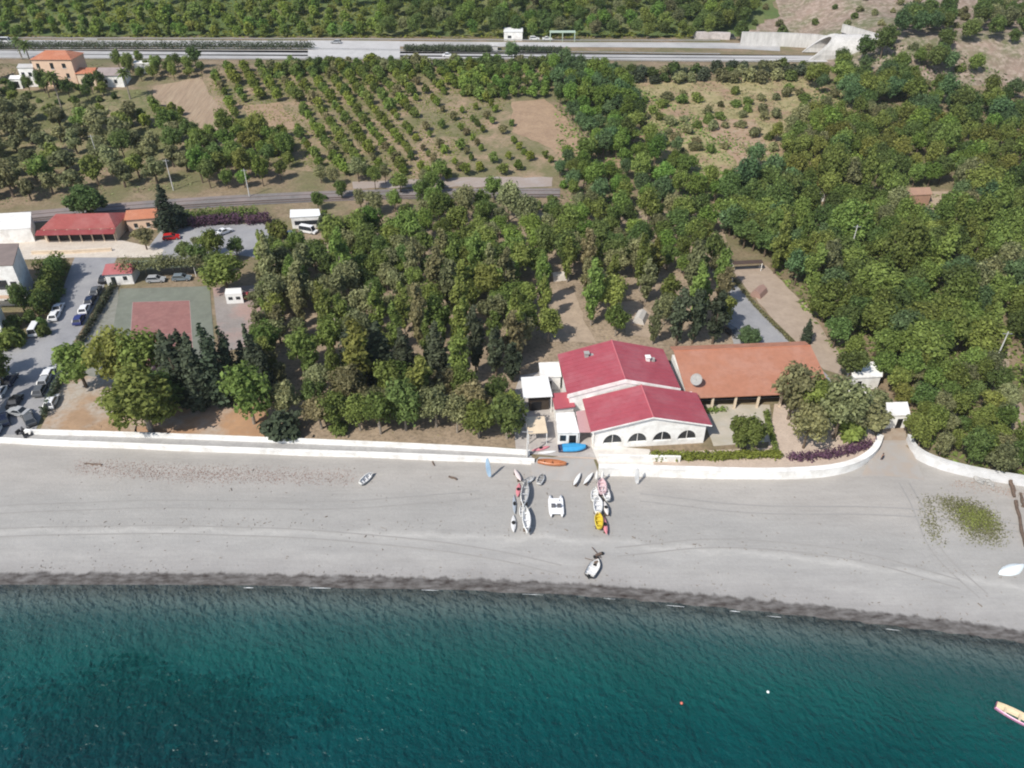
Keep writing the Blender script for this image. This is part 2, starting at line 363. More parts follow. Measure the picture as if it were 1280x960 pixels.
    fr = N.new('ShaderNodeFresnel'); fr.inputs['IOR'].default_value = 1.33; L.new(b2.outputs[0], fr.inputs['Normal'])
    m2 = N.new('ShaderNodeMixShader'); L.new(fr.outputs[0], m2.inputs[0]); L.new(mx.outputs[0], m2.inputs[1]); L.new(gl.outputs[0], m2.inputs[2])
    L.new(m2.outputs[0], out.inputs[0]); me.materials.append(m)
    # dark seagrass bed on the sea floor
    dk = mat('seagrass', (.004, .012, .012), (.002, .006, .007), .3, 1)
    rn = random.Random(4); v = []; f = []
    for cx, cy, rx, ry in ((190, 865, 11, 4), (95, 900, 10, 5), (290, 900, 10, 5), (180, 918, 12, 4.5), (120, 858, 5, 2)):
        c = Pz(cx, cy, -2.5)
        for k in range(int(rx * ry * 6)):
            a_ = rn.uniform(0, 6.28); r_ = rn.random() ** .6 * (1 + .35 * math.sin(3 * a_ + cx))
            x, y = c.x + rx * r_ * math.cos(a_), c.y + ry * r_ * math.sin(a_); z0 = max(-13.8, (y - yshore(x)) * .24); b_ = len(v); w = rn.uniform(.25, .55); t_ = rn.uniform(0, 6.28)
            z1 = z0 + rn.uniform(.6, 1.4)
            v += [(x - w * math.cos(t_), y - w * math.sin(t_), z1), (x + .6 * math.sin(t_), y - .6 * math.cos(t_), z1 - .2), (x + w * math.cos(t_), y + w * math.sin(t_), z1), (x - .6 * math.sin(t_), y + .6 * math.cos(t_), z1 + .1)]; f.append((b_, b_ + 1, b_ + 2, b_ + 3))
    me = bpy.data.meshes.new('seagrass'); me.from_pydata(v, [], f); me.materials.append(dk); o = bpy.data.objects.new('seagrass', me); COL.objects.link(o)
    tag(o, 'dark seagrass bed under the water at lower left', 'seagrass', None, 'stuff')
seabed_sea()
# thin broken foam line at the water's edge
def foam():
    rn = random.Random(2); mb = MB(); x = -70.
    while x < 75:
        L_ = rn.uniform(.6, 3.2)
        if rn.random() < .2:
            y0 = yshore(x) - .2 + rn.uniform(-.3, .3); w = rn.uniform(.015, .045)
            n = 5; top = [(x + L_ * i / n, y0 + yshore(x + L_ * i / n) - yshore(x) + w * math.sin(math.pi * i / n) + .05 * rn.random(), .05) for i in range(n + 1)]
            bot = [(x + L_ * i / n, y0 + yshore(x + L_ * i / n) - yshore(x) - w * math.sin(math.pi * i / n), .05) for i in range(n + 1)]
            mb.add(bot + top, [(i, i + 1, n + 2 + i, n + 1 + i) for i in range(n)])
        x += L_ + rn.uniform(.2, 3)
    tag(mb.build('foam', mat('sea_foam', (.75, .77, .77))), 'thin broken line of foam along the dark wet shoreline', 'foam', None, 'stuff')
foam()
# right-hand hillside over the tunnel
ROCK = mat('rocky_slope', (.26, .195, .155), (.18, .14, .105), .12, .95, c3=(.13, .135, .07), s3=.07, bump=.6, bscale=.8, c4=(.38, .31, .26), s4=.5, a4=.7)
grid('hillside', list(np.arange(114, 420, 3.)), list(np.arange(280, 480, 3.)), lambda x, y: zland(x, y) + (.15 if zhill(x, y) > .01 else -.3), ROCK)

# ------------------------------------------------------------------ field, road and yard sheets
ASPH = mat('pale_asphalt', (.30, .30, .31), (.25, .25, .26), .4, .9, c3=(.34, .335, .335), s3=.08, c4=(.2, .2, .2), s4=3, a4=.4)
ROADM = mat('motorway_asphalt', (.40, .395, .385), (.34, .335, .33), .3, .9, c3=(.45, .44, .43), s3=.05)
PAVE = mat('cream_paving', (.60, .54, .46), (.52, .46, .39), .5, .85, c4=(.35, .3, .25), s4=2, a4=.3)
PINKP = mat('pink_paving', (.54, .44, .36), (.46, .37, .30), .5, .85, c4=(.3, .24, .2), s4=3, a4=.4)
TAN = mat('tan_soil', (.40, .27, .17), (.32, .215, .135), .3, .95, c3=(.40, .36, .31), s3=.12, bump=.3, c4=(.25, .17, .1), s4=1.6, a4=.4)
PLOUGH = mat('ploughed_soil', (.33, .245, .17), (.25, .185, .13), .5, .95, stretch=(3.0, .25, 1), bump=.5, bscale=1.5, c4=(.38, .30, .21), s4=.3, a4=.6)
BARE = mat('bare_field', (.35, .25, .165), (.28, .195, .13), .3, .95, bump=.3, c4=(.22, .15, .1), s4=1.2, a4=.4)
DRYG = mat('dry_grass', (.36, .30, .17), (.26, .225, .11), .2, .95, c3=(.30, .20, .14), s3=.09, c4=(.14, .15, .06), s4=.5, a4=.6, bump=.4)
GRASSY = mat('olive_grass', (.17, .165, .075), (.12, .13, .05), .25, .95, c3=(.28, .22, .14), s3=.10, c4=(.1, .11, .045), s4=1.2, a4=.5, bump=.5)
LITTER = mat('grove_litter', (.34, .265, .19), (.24, .185, .125), .35, .95, c3=(.36, .28, .20), s3=.11, c4=(.1, .08, .055), s4=1.5, a4=.55, bump=.5)
GREENH = mat('green_slope', (.10, .14, .045), (.075, .11, .035), .2, .95, c3=(.16, .17, .07), s3=.05, c4=(.06, .085, .03), s4=1, a4=.5, bump=.6)
BALLAST = mat('rail_ballast', (.20, .185, .18), (.155, .145, .14), .6, .95, c3=(.24, .2, .19), s3=.1, bump=.5)
DIRT = mat('dirt_path', (.34, .265, .20), (.28, .215, .16), .4, .95, bump=.3, c4=(.4, .35, .29), s4=.5, a4=.5)
COURTG = mat('court_green', (.18, .195, .155), (.145, .155, .125), .3, .9, c4=(.24, .25, .21), s4=1.2, a4=.4)
COURTR = mat('court_red', (.28, .135, .122), (.235, .115, .105), .4, .9, c4=(.36, .2, .17), s4=1.2, a4=.4)
LINE = mat('line_paint', (.6, .6, .58))
LINE2 = mat('worn_line_paint', (.36, .28, .26))
patch('field', PP([(-500, 232), (250, 205), (255, 140), (180, 112), (-500, 118)]), GRASSY, .05)
patch('field', PP([(255, 205), (640, 232), (745, 210), (600, 84), (255, 98)]), mat('orchard_soil', (.215, .18, .11), (.14, .14, .06), .3, .95, c3=(.33, .235, .165), s3=.08, c4=(.1, .11, .045), s4=1, a4=.5, bump=.4), .05)
patch('field', PP([(745, 210), (985, 232), (1160, 160), (1010, 98), (765, 105)]), DRYG, .05)
patch('ploughed_field', PP([(192, 108), (252, 96), (262, 118), (298, 163), (235, 172), (232, 150), (190, 122)]), PLOUGH, .11, wob=.5)
patch('bare_field', PP([(640, 128), (680, 124), (700, 140), (735, 185), (738, 204), (705, 204), (690, 185), (640, 165)]), BARE, .11, wob=.5)
patch('bare_field', PP([(870, 148), (945, 150), (960, 190), (930, 215), (900, 180)]), mat('reddish_soil', (.34, .23, .16), (.28, .2, .13), .3, c4=(.4, .33, .24), s4=.6, a4=.5), .11, wob=.8)
patch('bare_field', PP([(300, 133), (350, 128), (372, 160), (330, 170)]), BARE, .11, wob=.6)
patch('green_hillside', [Vector((-500, 350, 0)), Vector((96, 350, 0)), Vector((118, 372, 0)), Vector((125, 480, 0)), Vector((-500, 480, 0))], GREENH, .08, wob=2)
patch('rocky_hillside', [Vector((96, 350.5, 0)), Vector((118, 372, 0)), Vector((125, 480, 0)), Vector((520, 480, 0)), Vector((520, 350.5, 0))], ROCK, .06)
patch('railway_bed', chaikin(PP([(-200, 283), (0, 268), (200, 249), (420, 238), (560, 236), (700, 236)])) + list(reversed(chaikin(PP([(-200, 300), (0, 283), (200, 263), (420, 251), (560, 248), (700, 247)])))), BALLAST, .10)
patch('railway_verge', PP([(440, 228), (560, 222), (690, 222), (690, 234), (560, 234), (440, 236)]), mat('verge_gravel', (.33, .28, .25), (.27, .21, .17), .4, c4=(.4, .38, .38), s4=.4, a4=.5), .07, wob=.5)
patch('campsite_ground', PP([(322, 352), (345, 290), (640, 268), (900, 262), (915, 330), (935, 434), (905, 446), (840, 452), (700, 470), (645, 500), (645, 560), (320, 552)]), LITTER, .04)
patch('clearing', PP([(678, 365), (718, 362), (730, 400), (745, 428), (690, 428)]), mat('pale_sandy_soil', (.42, .33, .245), (.34, .265, .195), .4, c4=(.25, .2, .15), s4=1.2, a4=.4), .08, wob=.5)
patch('clearing', PP([(770, 380), (800, 376), (826, 408), (824, 424), (785, 418)]), MATS['pale_sandy_soil'], .08, wob=.6)
patch('sandy_lot', PP([(72, 478), (110, 470), (165, 478), (172, 548), (50, 545)]), TAN, .07, wob=.3)
patch('sandy_lot', PP([(205, 500), (250, 498), (335, 505), (330, 556), (165, 550), (175, 520)]), mat('orange_soil', (.44, .265, .15), (.36, .215, .125), .3, .95, c4=(.3, .2, .13), s4=1.4, a4=.4, c3=(.42, .36, .30), s3=.1), .07, wob=.3)
street = chaikin(PP([(148, 318), (136, 345), (112, 396), (84, 440), (76, 475), (54, 515), (40, 549)])) + chaikin(PP([(-80, 546), (-80, 450), (15, 438), (52, 412), (76, 368), (88, 335), (95, 318)]))
patch('street', street, ASPH, .02)
patch('forecourt', PP([(-60, 300), (150, 300), (205, 312), (200, 322), (150, 322), (95, 322), (-60, 328)]), PAVE, .04)
patch('car_park', PP([(205, 284), (330, 279), (345, 300), (420, 282), (440, 300), (345, 325), (290, 318), (205, 330), (185, 310)]), ASPH, .03)
patch('promenade', chaikin(PP([(-60, 546), (32, 543), (180, 547), (330, 553), (480, 559), (600, 565), (664, 570)]), 1) + list(reversed(chaikin([Pz(x, y - 5, 2) for x, y in WALLPX_L], 1))), mat('promenade_paving', (.38, .37, .355), (.32, .31, .30), .5, c4=(.26, .25, .24), s4=2, a4=.4), .10)
patch('court_apron', PP([(138, 362), (148, 358), (150, 488), (92, 492), (80, 470)]), mat('grey_apron', (.24, .235, .20), (.18, .18, .145), .4, c4=(.3, .3, .27), s4=.7, a4=.4), .045)
court = PP([(150, 361), (262, 358), (272, 480), (128, 488)])
patch('sports_court', court, COURTG, .06)
cr = [P(166, 378), P(237, 376), P(243, 465), P(160, 468)]
patch('court_pitch', cr, COURTR, .075)
for a_, b_ in ((0, 1), (1, 2), (2, 3), (3, 0)):
    A, B = cr[a_], cr[b_]; d = (B - A).normalized(); n = Vector((-d.y, d.x, 0)) * .06
    patch('court_line', [A - n, B - n, B + n, A + n], LINE2, .085)
A, B = (cr[0] + cr[3]) / 2, (cr[1] + cr[2]) / 2; n = Vector((0, .06, 0)); patch('court_line', [A - n, B - n, B + n, A + n], LINE2, .085)
patch('yard', PP([(266, 360), (330, 356), (338, 430), (275, 440)]), mat('grey_yard', (.30, .27, .25), (.25, .22, .205), .4, c3=(.36, .25, .22), s3=.12, c4=(.2, .18, .16), s4=2, a4=.4), .05)
patch('campsite_lane', PP([(894, 350), (912, 344), (950, 385), (998, 436), (1035, 470), (1050, 500), (1010, 500), (920, 440)]), ASPH, .06)
patch('camping_plots', PP([(914, 336), (958, 332), (1012, 388), (1046, 440), (1052, 470), (1030, 462), (990, 424), (925, 352)]), mat('plot_sand', (.40, .32, .25), (.34, .27, .21), .4, c4=(.28, .22, .17), s4=1, a4=.4), .10, wob=.3)
patch('yard_paving', PP([(640, 500), (650, 470), (690, 462), (712, 500), (745, 550), (746, 572), (690, 570), (645, 566)]), mat('pale_paving', (.46, .43, .40), (.38, .35, .33), .5, c4=(.3, .27, .25), s4=1.5, a4=.4), .055)
patch('white_terrace', PP([(738, 556), (812, 562), (818, 584), (750, 584)]), mat('white_paving', (.66, .63, .58), (.58, .55, .51), .6, c4=(.45, .42, .39), s4=1.2, a4=.3), .065)
patch('garden_paving', PP([(872, 506), (962, 506), (968, 552), (892, 558)]), mat('garden_stone', (.48, .43, .36), (.36, .33, .25), .4, c4=(.5, .47, .43), s4=.8, a4=.5), .06)
patch('terrace_paving', PP([(690, 572), (745, 560), (820, 566), (960, 560), (968, 505), (1050, 505), (1092, 540), (1096, 552), (1090, 566), (1070, 580), (1040, 586), (1000, 589), (940, 590), (850, 587), (750, 585), (745, 574), (690, 572)]), PINKP, .05)
patch('dirt_path', [P(1104, 530), P(1132, 530), Pz(1133, 553, 2), Pz(1101, 553, 2)], DIRT, .07)
patch('dirt_path', PP([(1236, 440), (1262, 440), (1262, 480), (1290, 525), (1310, 560), (1275, 555), (1250, 510), (1238, 470)]), DIRT, .07, wob=.3)
patch('clearing', PP([(1124, 262), (1140, 238), (1190, 240), (1195, 262), (1150, 270)]), MATS['pale_sandy_soil'], .08, wob=.5)
# sandy ramp from the dirt path down to the beach, its sides closed
A_, B_ = Pz(1099, 551, 2), Pz(1134, 551, 2); C_, D_ = Pz(1158, 604, 1.3), Pz(1072, 604, 1.3)
mbr = MB(); mbr.hexa([(A_.x, A_.y, .5), (B_.x, B_.y, .5), (C_.x, C_.y, .5), (D_.x, D_.y, .5)], [(A_.x, A_.y, 2.1), (B_.x, B_.y, 2.1), (C_.x, C_.y, 1.27), (D_.x, D_.y, 1.27)])
mbr.build('beach_ramp', mat('ramp_sand', (.36, .31, .265), (.33, .29, .255), .4, c4=(.35, .34, .325), s4=.4, a4=.7))['kind'] = 'structure'
mbr = MB(); q = [P(664, 574), P(750, 588)]
mbr.hexa([(q[0].x, q[0].y - 4.2, 1.0), (q[1].x + 1, q[1].y - 2, 1.0), (q[1].x + 1, q[1].y + 3, 1.0), (q[0].x, q[0].y + 2, 1.0)], [(q[0].x, q[0].y - 4.2, 1.28), (q[1].x + 1, q[1].y - 2, 1.28), (q[1].x + 1, q[1].y + 3, 2.07), (q[0].x, q[0].y + 2, 2.07)])
mbr.build('slipway', mat('slipway_concrete', (.37, .355, .335), (.31, .3, .285), .5, c4=(.42, .36, .31), s4=1, a4=.4))['kind'] = 'structure'

# ------------------------------------------------------------------ walls along the sea front
def wall_run(name, label, pts, z0, z1, th, m, coping=True):
    """a wall on a world polyline (outer foot), thickness towards inland (left of travel)"""
    t = thing(name, label, 'wall', (0, 0, 0)); mb = MB(); cp = MB()
    n = len(pts); nr = []
    for i in range(n):
        d = (Vector(pts[min(i + 1, n - 1)]) - Vector(pts[max(i - 1, 0)])); d.z = 0; d.normalize(); nr.append(Vector((-d.y, d.x, 0)))
    R1 = []; R2 = []
    for p, k in zip(pts, nr):
        p = Vector((p[0], p[1], 0)); R1.append([p + Vector((0, 0, z0)), p + k * th + Vector((0, 0, z0)), p + k * th + Vector((0, 0, z1)), p + Vector((0, 0, z1))])
        a, b = p - k * .06, p + k * (th + .06); R2.append([a + Vector((0, 0, z1 + .003)), b + Vector((0, 0, z1 + .003)), b + Vector((0, 0, z1 + .12)), a + Vector((0, 0, z1 + .12))])
    mb.loft(R1).build('wall_body', m, t)
    if coping: cp.loft(R2).build('coping', m, t)
    return t
wall_run('sea_wall', 'long low white sea wall edging the promenade at left', chaikin([Pz(x, y, 1.35) for x, y in WALLPX_L], 2), .6, 2.13, .55, WHITE)
wall_run('promenade_wall', 'white parapet between the promenade and the sandy lots and campsite', chaikin(PP([(32, 543.5), (180, 547.5), (330, 553.5), (480, 559.5), (600, 565.5), (662, 570)]), 2), 1.6, 2.85, .4, WHITE)
wall_run('terrace_wall', 'curved thick white wall round the restaurant terrace', chaikin([Pz(x, y, 1.35) for x, y in WALLPX_R], 2), .6, 3.0, .9, WHITE)
wall_run('terrace_parapet', 'white inner parapet in front of the arched restaurant front', [P(748, 576), P(800, 577), P(850, 578)], 2.0, 3.1, .3, WHITE)
wall_run('curved_wall', 'white wall curving away from the dirt path along the right shore', chaikin([Pz(x, y, 1.35) for x, y in WALLPX_E], 2), .6, 3.1, .6, mat('greyed_white', (.66, .66, .66), (.58, .58, .58), .4, c4=(.45, .44, .42), s4=.8, a4=.35))
wall_run('garden_wall', 'low white wall between lane and white flat roofed hut', PP([(1056, 492), (1075, 494), (1098, 505)]), 2.0, 3.2, .3, WHITE)

# ------------------------------------------------------------------ the red roofed restaurant
def slope(mb, x0, x1, y0, y1, z0, z1, th=.16):
    mb.slab([(x0, y0, z0), (x1, y0, z1), (x1, y1, z1), (x0, y1, z0)], th)
    k = y0 + .5
    while k < y1 - .3:      # raised seams of the roofing sheets
        mb.hexa([(x0, k, z0 - .02), (x1, k, z1 - .02), (x1, k + .1, z1 - .02), (x0, k + .1, z0 - .02)], [(x0, k, z0 + .045), (x1, k, z1 + .045), (x1, k + .1, z1 + .045), (x0, k + .1, z0 + .045)]); k += 1.15
def main_building():
    t = thing('restaurant', 'white restaurant with two red pitched roofs and four dark arches facing the beach', 'building', (23.3, 100.4, 2.0), R(5.0))
    W, eave, ridge, D = 9.7, 4.3, 6.6, 8.7
    top = lambda x: eave + (ridge - eave) * (1 - abs(x) / W) - .05
    cs = [-6.4, -2.13, 2.13, 6.4]; rw, z0, z1 = 1.62, 1.0, 3.0
    xs = set(np.linspace(-W + .25, W - .25, 20).tolist() + [0.])
    for c in cs: xs |= set(c + rw * math.cos(a_) for a_ in np.linspace(0, math.pi, 17))
    xs = sorted(xs)
    def arch(x):
        for c in cs:
            if abs(x - c) < rw + 1e-6: return z0 + (z1 - z0) * math.sqrt(max(0, 1 - ((x - c) / rw) ** 2))
        return None
    mb = MB(); e = .35
    for a_, b_ in zip(xs, xs[1:]):
        m_ = (a_ + b_) / 2
        for y in (0, e):
            if arch(m_) is None: mb.add([(a_, y, -.3), (b_, y, -.3), (b_, y, top(b_)), (a_, y, top(a_))], [(0, 1, 2, 3)])
            else:
                mb.add([(a_, y, -.3), (b_, y, -.3), (b_, y, z0), (a_, y, z0)], [(0, 1, 2, 3)])
                mb.add([(a_, y, arch(a_) or z0), (b_, y, arch(b_) or z0), (b_, y, top(b_)), (a_, y, top(a_))], [(0, 1, 2, 3)])
        if arch(m_) is not None:
            mb.add([(a_, 0, arch(a_)), (b_, 0, arch(b_)), (b_, e, arch(b_)), (a_, e, arch(a_))], [(0, 1, 2, 3)])
            mb.add([(a_, 0, z0), (b_, 0, z0), (b_, e, z0), (a_, e, z0)], [(0, 1, 2, 3)])
    mb.box(-W + .25, -W + .55, e, D, -.3, eave - .15); mb.box(W - .55, W - .25, e, D, -.3, eave - .15)
    mb.build('front_wall', WHITE, t)
    for c in cs:
        g = MB(); p = [(c + rw * 1.02 * math.cos(a_), .25, z0 + (z1 - z0) * 1.02 * math.sin(a_)) for a_ in np.linspace(0, math.pi, 17)]
        g.add(p, [tuple(range(17))]); w = g.build('arched_window', GLASS, t)
        f = MB(); f.box(c - .04, c + .04, .17, .24, z0, z1 - .02); f.box(c - rw + .1, c + rw - .1, .17, .235, z0 + .02, z0 + .1); f.build('window_frame', WHITE, w)
    r = MB(); o = .55
    slope(r, -W - o, -.02, -.45, D, eave - .13, ridge); slope(r, .02, W + o, -.45, D, ridge, eave - .13)
    rf = r.build('roof', REDROOF, t)
    c = MB(); c.tube([(0, -.45, ridge + .02), (0, D, ridge + .02)], .13, 6); c.build('ridge_cap', paint('ridge_red', (.5, .14, .16), .6), rf)
    v = MB()
    for s in (-1, 1): v.hexa([(s * (W + o), -.53, eave - .36), (0, -.53, ridge - .23), (0, -.46, ridge - .23), (s * (W + o), -.46, eave - .36)], [(s * (W + o), -.53, eave - .10), (0, -.53, ridge + .03), (0, -.46, ridge + .03), (s * (W + o), -.46, eave - .10)])
    v.build('verge_board', WHITE, t)
    # rear hall, a little higher and set to the left
    cx, W2, y0, y1, e2, r2 = -2.8, 9.8, 9.05, 21.7, 5.2, 7.7
    b = MB(); prof = [(cx - W2 + .2, -.3), (cx + W2 - .2, -.3), (cx + W2 - .2, e2 - .12), (cx, r2 - .2), (cx - W2 + .2, e2 - .12)]
    b.prism(prof, y0 + .1, y1 - .2); b.build('rear_wall', WHITE, t)
    g = MB(); g.hexa([(-W + .25, D + .01, -.3), (W - .25, D + .01, -.3), (W - .25, y0 + .08, -.3), (-W + .25, y0 + .08, -.3)], [(-W + .25, D + .01, 4.2), (W - .25, D + .01, 4.2), (W - .25, y0 + .08, 4.2), (-W + .25, y0 + .08, 4.2)]); g.build('gutter_strip', WHITE, t)
    r = MB(); slope(r, cx - W2 - .3, cx - .02, y0, y1, e2 - .13, r2); slope(r, cx + .02, cx + W2 + .3, y0, y1, r2, e2 - .13)
    rf = r.build('roof', REDROOF, t)
    c = MB(); c.tube([(cx, y0, r2 + .02), (cx, y1, r2 + .02)], .13, 6); c.build('ridge_cap', MATS['ridge_red'], rf)
    v = MB()
    for s in (-1, 1): v.hexa([(cx + s * (W2 + .3), y0 - .08, e2 - .9), (cx, y0 - .08, r2 - .75), (cx, y0 - .01, r2 - .75), (cx + s * (W2 + .3), y0 - .01, e2 - .9)], [(cx + s * (W2 + .3), y0 - .08, e2 - .10), (cx, y0 - .08, r2 + .03), (cx, y0 - .01, r2 + .03), (cx + s * (W2 + .3), y0 - .01, e2 - .10)])
    v.build('verge_board', WHITE, t)
    for x, y, nm in ((cx - 5.2, 18.6, 'roof_vent'), (cx + 5.8, 16.6, 'chimney')):
        zz = r2 - (r2 - e2) * abs(x - cx) / W2; k = MB()
        k.box(x - .35, x + .35, y - .35, y + .35, zz - .3, zz + .75); k.box(x - .5, x + .5, y - .5, y + .5, zz + .753, zz + .9); k.build(nm, WHITE if nm == 'chimney' else GREYC, t)
        k = MB(); k.box(x + .7, x + 1.3, y - .2, y + .4, zz - .3, zz + .35); k.build('air_outlet', GREYC, t)
main_building()
# side porch roof on the left of the front hall, annexes and canopies
def flat_hut(name, label, corners_px, h, roofm, wallm, openf=None, over=.25, cat='building', th=.2):
    c = PP(corners_px); o = sum(c, Vector()) / len(c); t = thing(name, label, cat, o)
    z = o.z; l = [Vector((p.x - o.x, p.y - o.y, 0)) for p in c]
    b = MB(); b.hexa([p + Vector((0, 0, -.3)) for p in l], [p + Vector((0, 0, h)) for p in l]); b.build('wall', wallm, t)
    r = MB(); k = [p * (1 + over / max(1, p.length)) for p in l]; r.hexa([p + Vector((0, 0, h + .003)) for p in k], [p + Vector((0, 0, h + th)) for p in k]); r.build('roof', roofm, t)
    if openf:
        A, B = l[0], l[1]; d = B - A; nr = Vector((d.y, -d.x, 0)).normalized()
        for u0, u1, z0, z1 in openf:
            w = MB(); a, b2 = A + d * u0, A + d * u1
            w.hexa([a + nr * .05 + Vector((0, 0, z0)), b2 + nr * .05 + Vector((0, 0, z0)), b2 - nr * .1 + Vector((0, 0, z0)), a - nr * .1 + Vector((0, 0, z0))], [a + nr * .05 + Vector((0, 0, z1)), b2 + nr * .05 + Vector((0, 0, z1)), b2 - nr * .1 + Vector((0, 0, z1)), a - nr * .1 + Vector((0, 0, z1))])
            w.build('window' if z0 > .3 else 'door', GLASS if z0 > .3 else DARK, t)
    return t
def canopy(name, label, corners_px, h, m, cat='canopy', slope_=0.):
    c = PP(corners_px); o = sum(c, Vector()) / 4; t = thing(name, label, cat, o); l = [Vector((p.x - o.x, p.y - o.y, 0)) for p in c]
    r = MB(); hs = [h - slope_, h - slope_, h, h]; r.hexa([p + Vector((0, 0, q)) for p, q in zip(l, hs)], [p + Vector((0, 0, q + .14)) for p, q in zip(l, hs)]); r.build('canopy_roof', m, t)
    for p, q in zip(l, hs):
        p = p * .94; k = MB(); k.tube([(p.x, p.y, -.2), (p.x, p.y, q)], .09, 6); k.build('post', WHITE, t)
    return t
WSHEET = paint('white_sheet', (.82, .82, .80), .5)
canopy('flat_canopy', 'flat white canopy over a dark bar, left of the red roofed restaurant', [(654, 518), (690, 516), (684, 490), (651, 492)], 3.6, WSHEET)
flat_hut('beach_bar', 'low dark timber bar hut in the shade of the flat white canopy', [(662, 514), (686, 512), (683, 498), (660, 499)], 2.5, mat('dark_timber', (.06, .045, .035)), MATS['dark_timber'], [(.1, .6, 0, 2)])
flat_hut('kitchen_annex', 'small white flat roofed annex behind the canopy beside the rear red roof', [(676, 488), (700, 487), (697, 470), (674, 471)], 3.0, WHITE, WHITE, [(.3, .55, 0, 2.1)])
canopy('cream_awning', 'cream awning over tables between canopy and promenade', [(660, 556), (684, 555), (680, 536), (657, 537)], 2.7, mat('cream_cloth', (.70, .58, .42), (.62, .5, .36), 1), slope_=.3)
flat_hut('white_kiosk', 'white kiosk with dark openings at the near left corner of the restaurant', [(697, 556), (722, 556), (716, 532), (695, 533)], 2.7, WHITE, WHITE, [(.1, .4, .9, 2.1), (.55, .9, 0, 2.1)])
flat_hut('red_lean_to', 'little red roofed lean-to beside the rear hall', [(694, 527), (716, 524), (711, 508), (691, 510)], 2.9, paint('lean_to_red', (.42, .09, .11), .6), WHITE, over=.4)
canopy('pink_awning', 'faded pink awning along the left side of the front hall', [(723, 556), (741, 556), (731, 530), (719, 532)], 3.0, paint('faded_pink', (.50, .30, .30), .7), slope_=.3)

def terracotta():
    o = P(945, 508); t = thing('terracotta_building', 'long low building with one broad terracotta tiled roof behind the garden', 'building', (44.4, 110.8, 2.0), R(4))
    hw, D = 13.2, 14.0
    b = MB(); b.prism([(-hw + .4, -.3), (hw - .4, -.3), (hw - .4, 3.3), (-hw + .4, 3.3)], 3.0, D - .5); b.build('wall', WHITE, t)
    d = MB(); d.box(-hw + .9, hw - .9, 2.95, 2.993, .1, 2.9); d.build('shaded_glazing', GLASS, t)
    r = MB(); r.slab([(-hw, -.2, 3.2), (hw, -.2, 3.2), (hw, D - 2.5, 5.5), (-hw, D - 2.5, 5.5)], .18); r.slab([(-hw, D - 2.48, 5.5), (hw, D - 2.48, 5.5), (hw, D, 4.9), (-hw, D, 4.9)], .18); rf = r.build('roof', TERRA, t)
    c = MB(); c.tube([(-hw, D - 2.49, 5.52), (hw, D - 2.49, 5.52)], .12, 6); c.build('ridge_tile', ORANGER, rf)
    for i in range(7):
        x = -hw + .6 + i * (2 * hw - 1.2) / 6; k = MB(); k.box(x - .18, x + .18, .1, .46, -.3, 3.05); k.build('pillar', CREAM, t)
terracotta()
def dish(px, py):
    p = P(px, py); t = thing('satellite_dish', 'grey satellite dish on a pole between the red and terracotta roofs', 'satellite dish', p)
    k = MB(); k.tube([(0, 0, -.2), (0, 0, 5.0)], .07, 6); k.build('pole', METAL, t)
    rings = []; ax = Vector((-.5, -.6, .6)).normalized(); a_ = ax.orthogonal().normalized(); b_ = ax.cross(a_)
    for r_, dd in ((.05, 0), (.5, .06), (.9, .22), (1.1, .36)): rings.append([Vector((0, -.1, 5.2)) + ax * dd + (a_ * math.cos(q) + b_ * math.sin(q)) * r_ for q in np.linspace(0, 2 * math.pi, 16, endpoint=False)])
    k = MB(); k.loft(rings, cap=False); k.build('dish', GREYC, t); k = MB(); k.tube([(0, -.1, 5.2), Vector((0, -.1, 5.2)) + ax * 1.1], .04, 5); k.build('feed_arm', METAL, t)
dish(866, 503)
flat_hut('white_hut', 'white flat roofed hut half hidden by trees beside the lane', [(1062, 488), (1096, 486), (1098, 468), (1058, 470)], 2.8, WHITE, WHITE, [(.2, .35, 0, 2)])
flat_hut('gate_house', 'small white gatehouse at the head of the dirt path', [(1104, 536), (1130, 535), (1127, 520), (1103, 521)], 2.9, WHITE, WHITE, [(.55, .8, 0, 2.1)])
flat_hut('brick_shed', 'small pinkish shed in a clearing of the right hand wood', [(1130, 258), (1160, 256), (1158, 246), (1130, 247)], 2.8, mat('faded_brick', (.42, .26, .18), (.36, .22, .16), .5), MATS['faded_brick'])
flat_hut('hidden_cottage', 'small cottage with an orange roof showing between treetops above the wood', [(1012, 252), (1036, 252), (1036, 243), (1012, 244)], 4.2, ORANGER, WHITE)

# ------------------------------------------------------------------ left hand buildings
def gable(name, label, px0, px1, depth, eave, rise, roofm, wallm, wins=(), rz=0., cat='building', hip=0.0, porch=None, winm=None):
    A, B = P(*px0), P(*px1); d = B - A; W = d.length; rz = math.atan2(d.y, d.x); t = thing(name, label, cat, (A.x, A.y, min(A.z, B.z)), rz)
    b = MB(); b.box(0, W, 0, depth, -.6, eave); b.build('wall', wallm, t)
    ov = .4; h = hip; r = MB(); e = eave + .004
    v = [(-ov, -ov, e), (W + ov, -ov, e), (W + ov, depth + ov, e), (-ov, depth + ov, e), (h, depth / 2, e + rise), (W - h, depth / 2, e + rise)]
    r.add(v, [(0, 1, 5, 4), (2, 3, 4, 5), (1, 2, 5), (3, 0, 4), (0, 3, 2, 1)]); rf = r.build('roof', roofm, t)
    for u, z, w, hh in wins:
        k = MB(); k.box(u - w / 2, u + w / 2, -.03, .05, z, z + hh); wn_ = k.build('window' if z > .3 else 'door', winm or GLASS, t)
        k = MB(); k.box(u - w / 2 - .1, u + w / 2 + .1, -.12, .04, z - .12, z - .003); k.build('sill', WHITE, wn_)
    return t, W
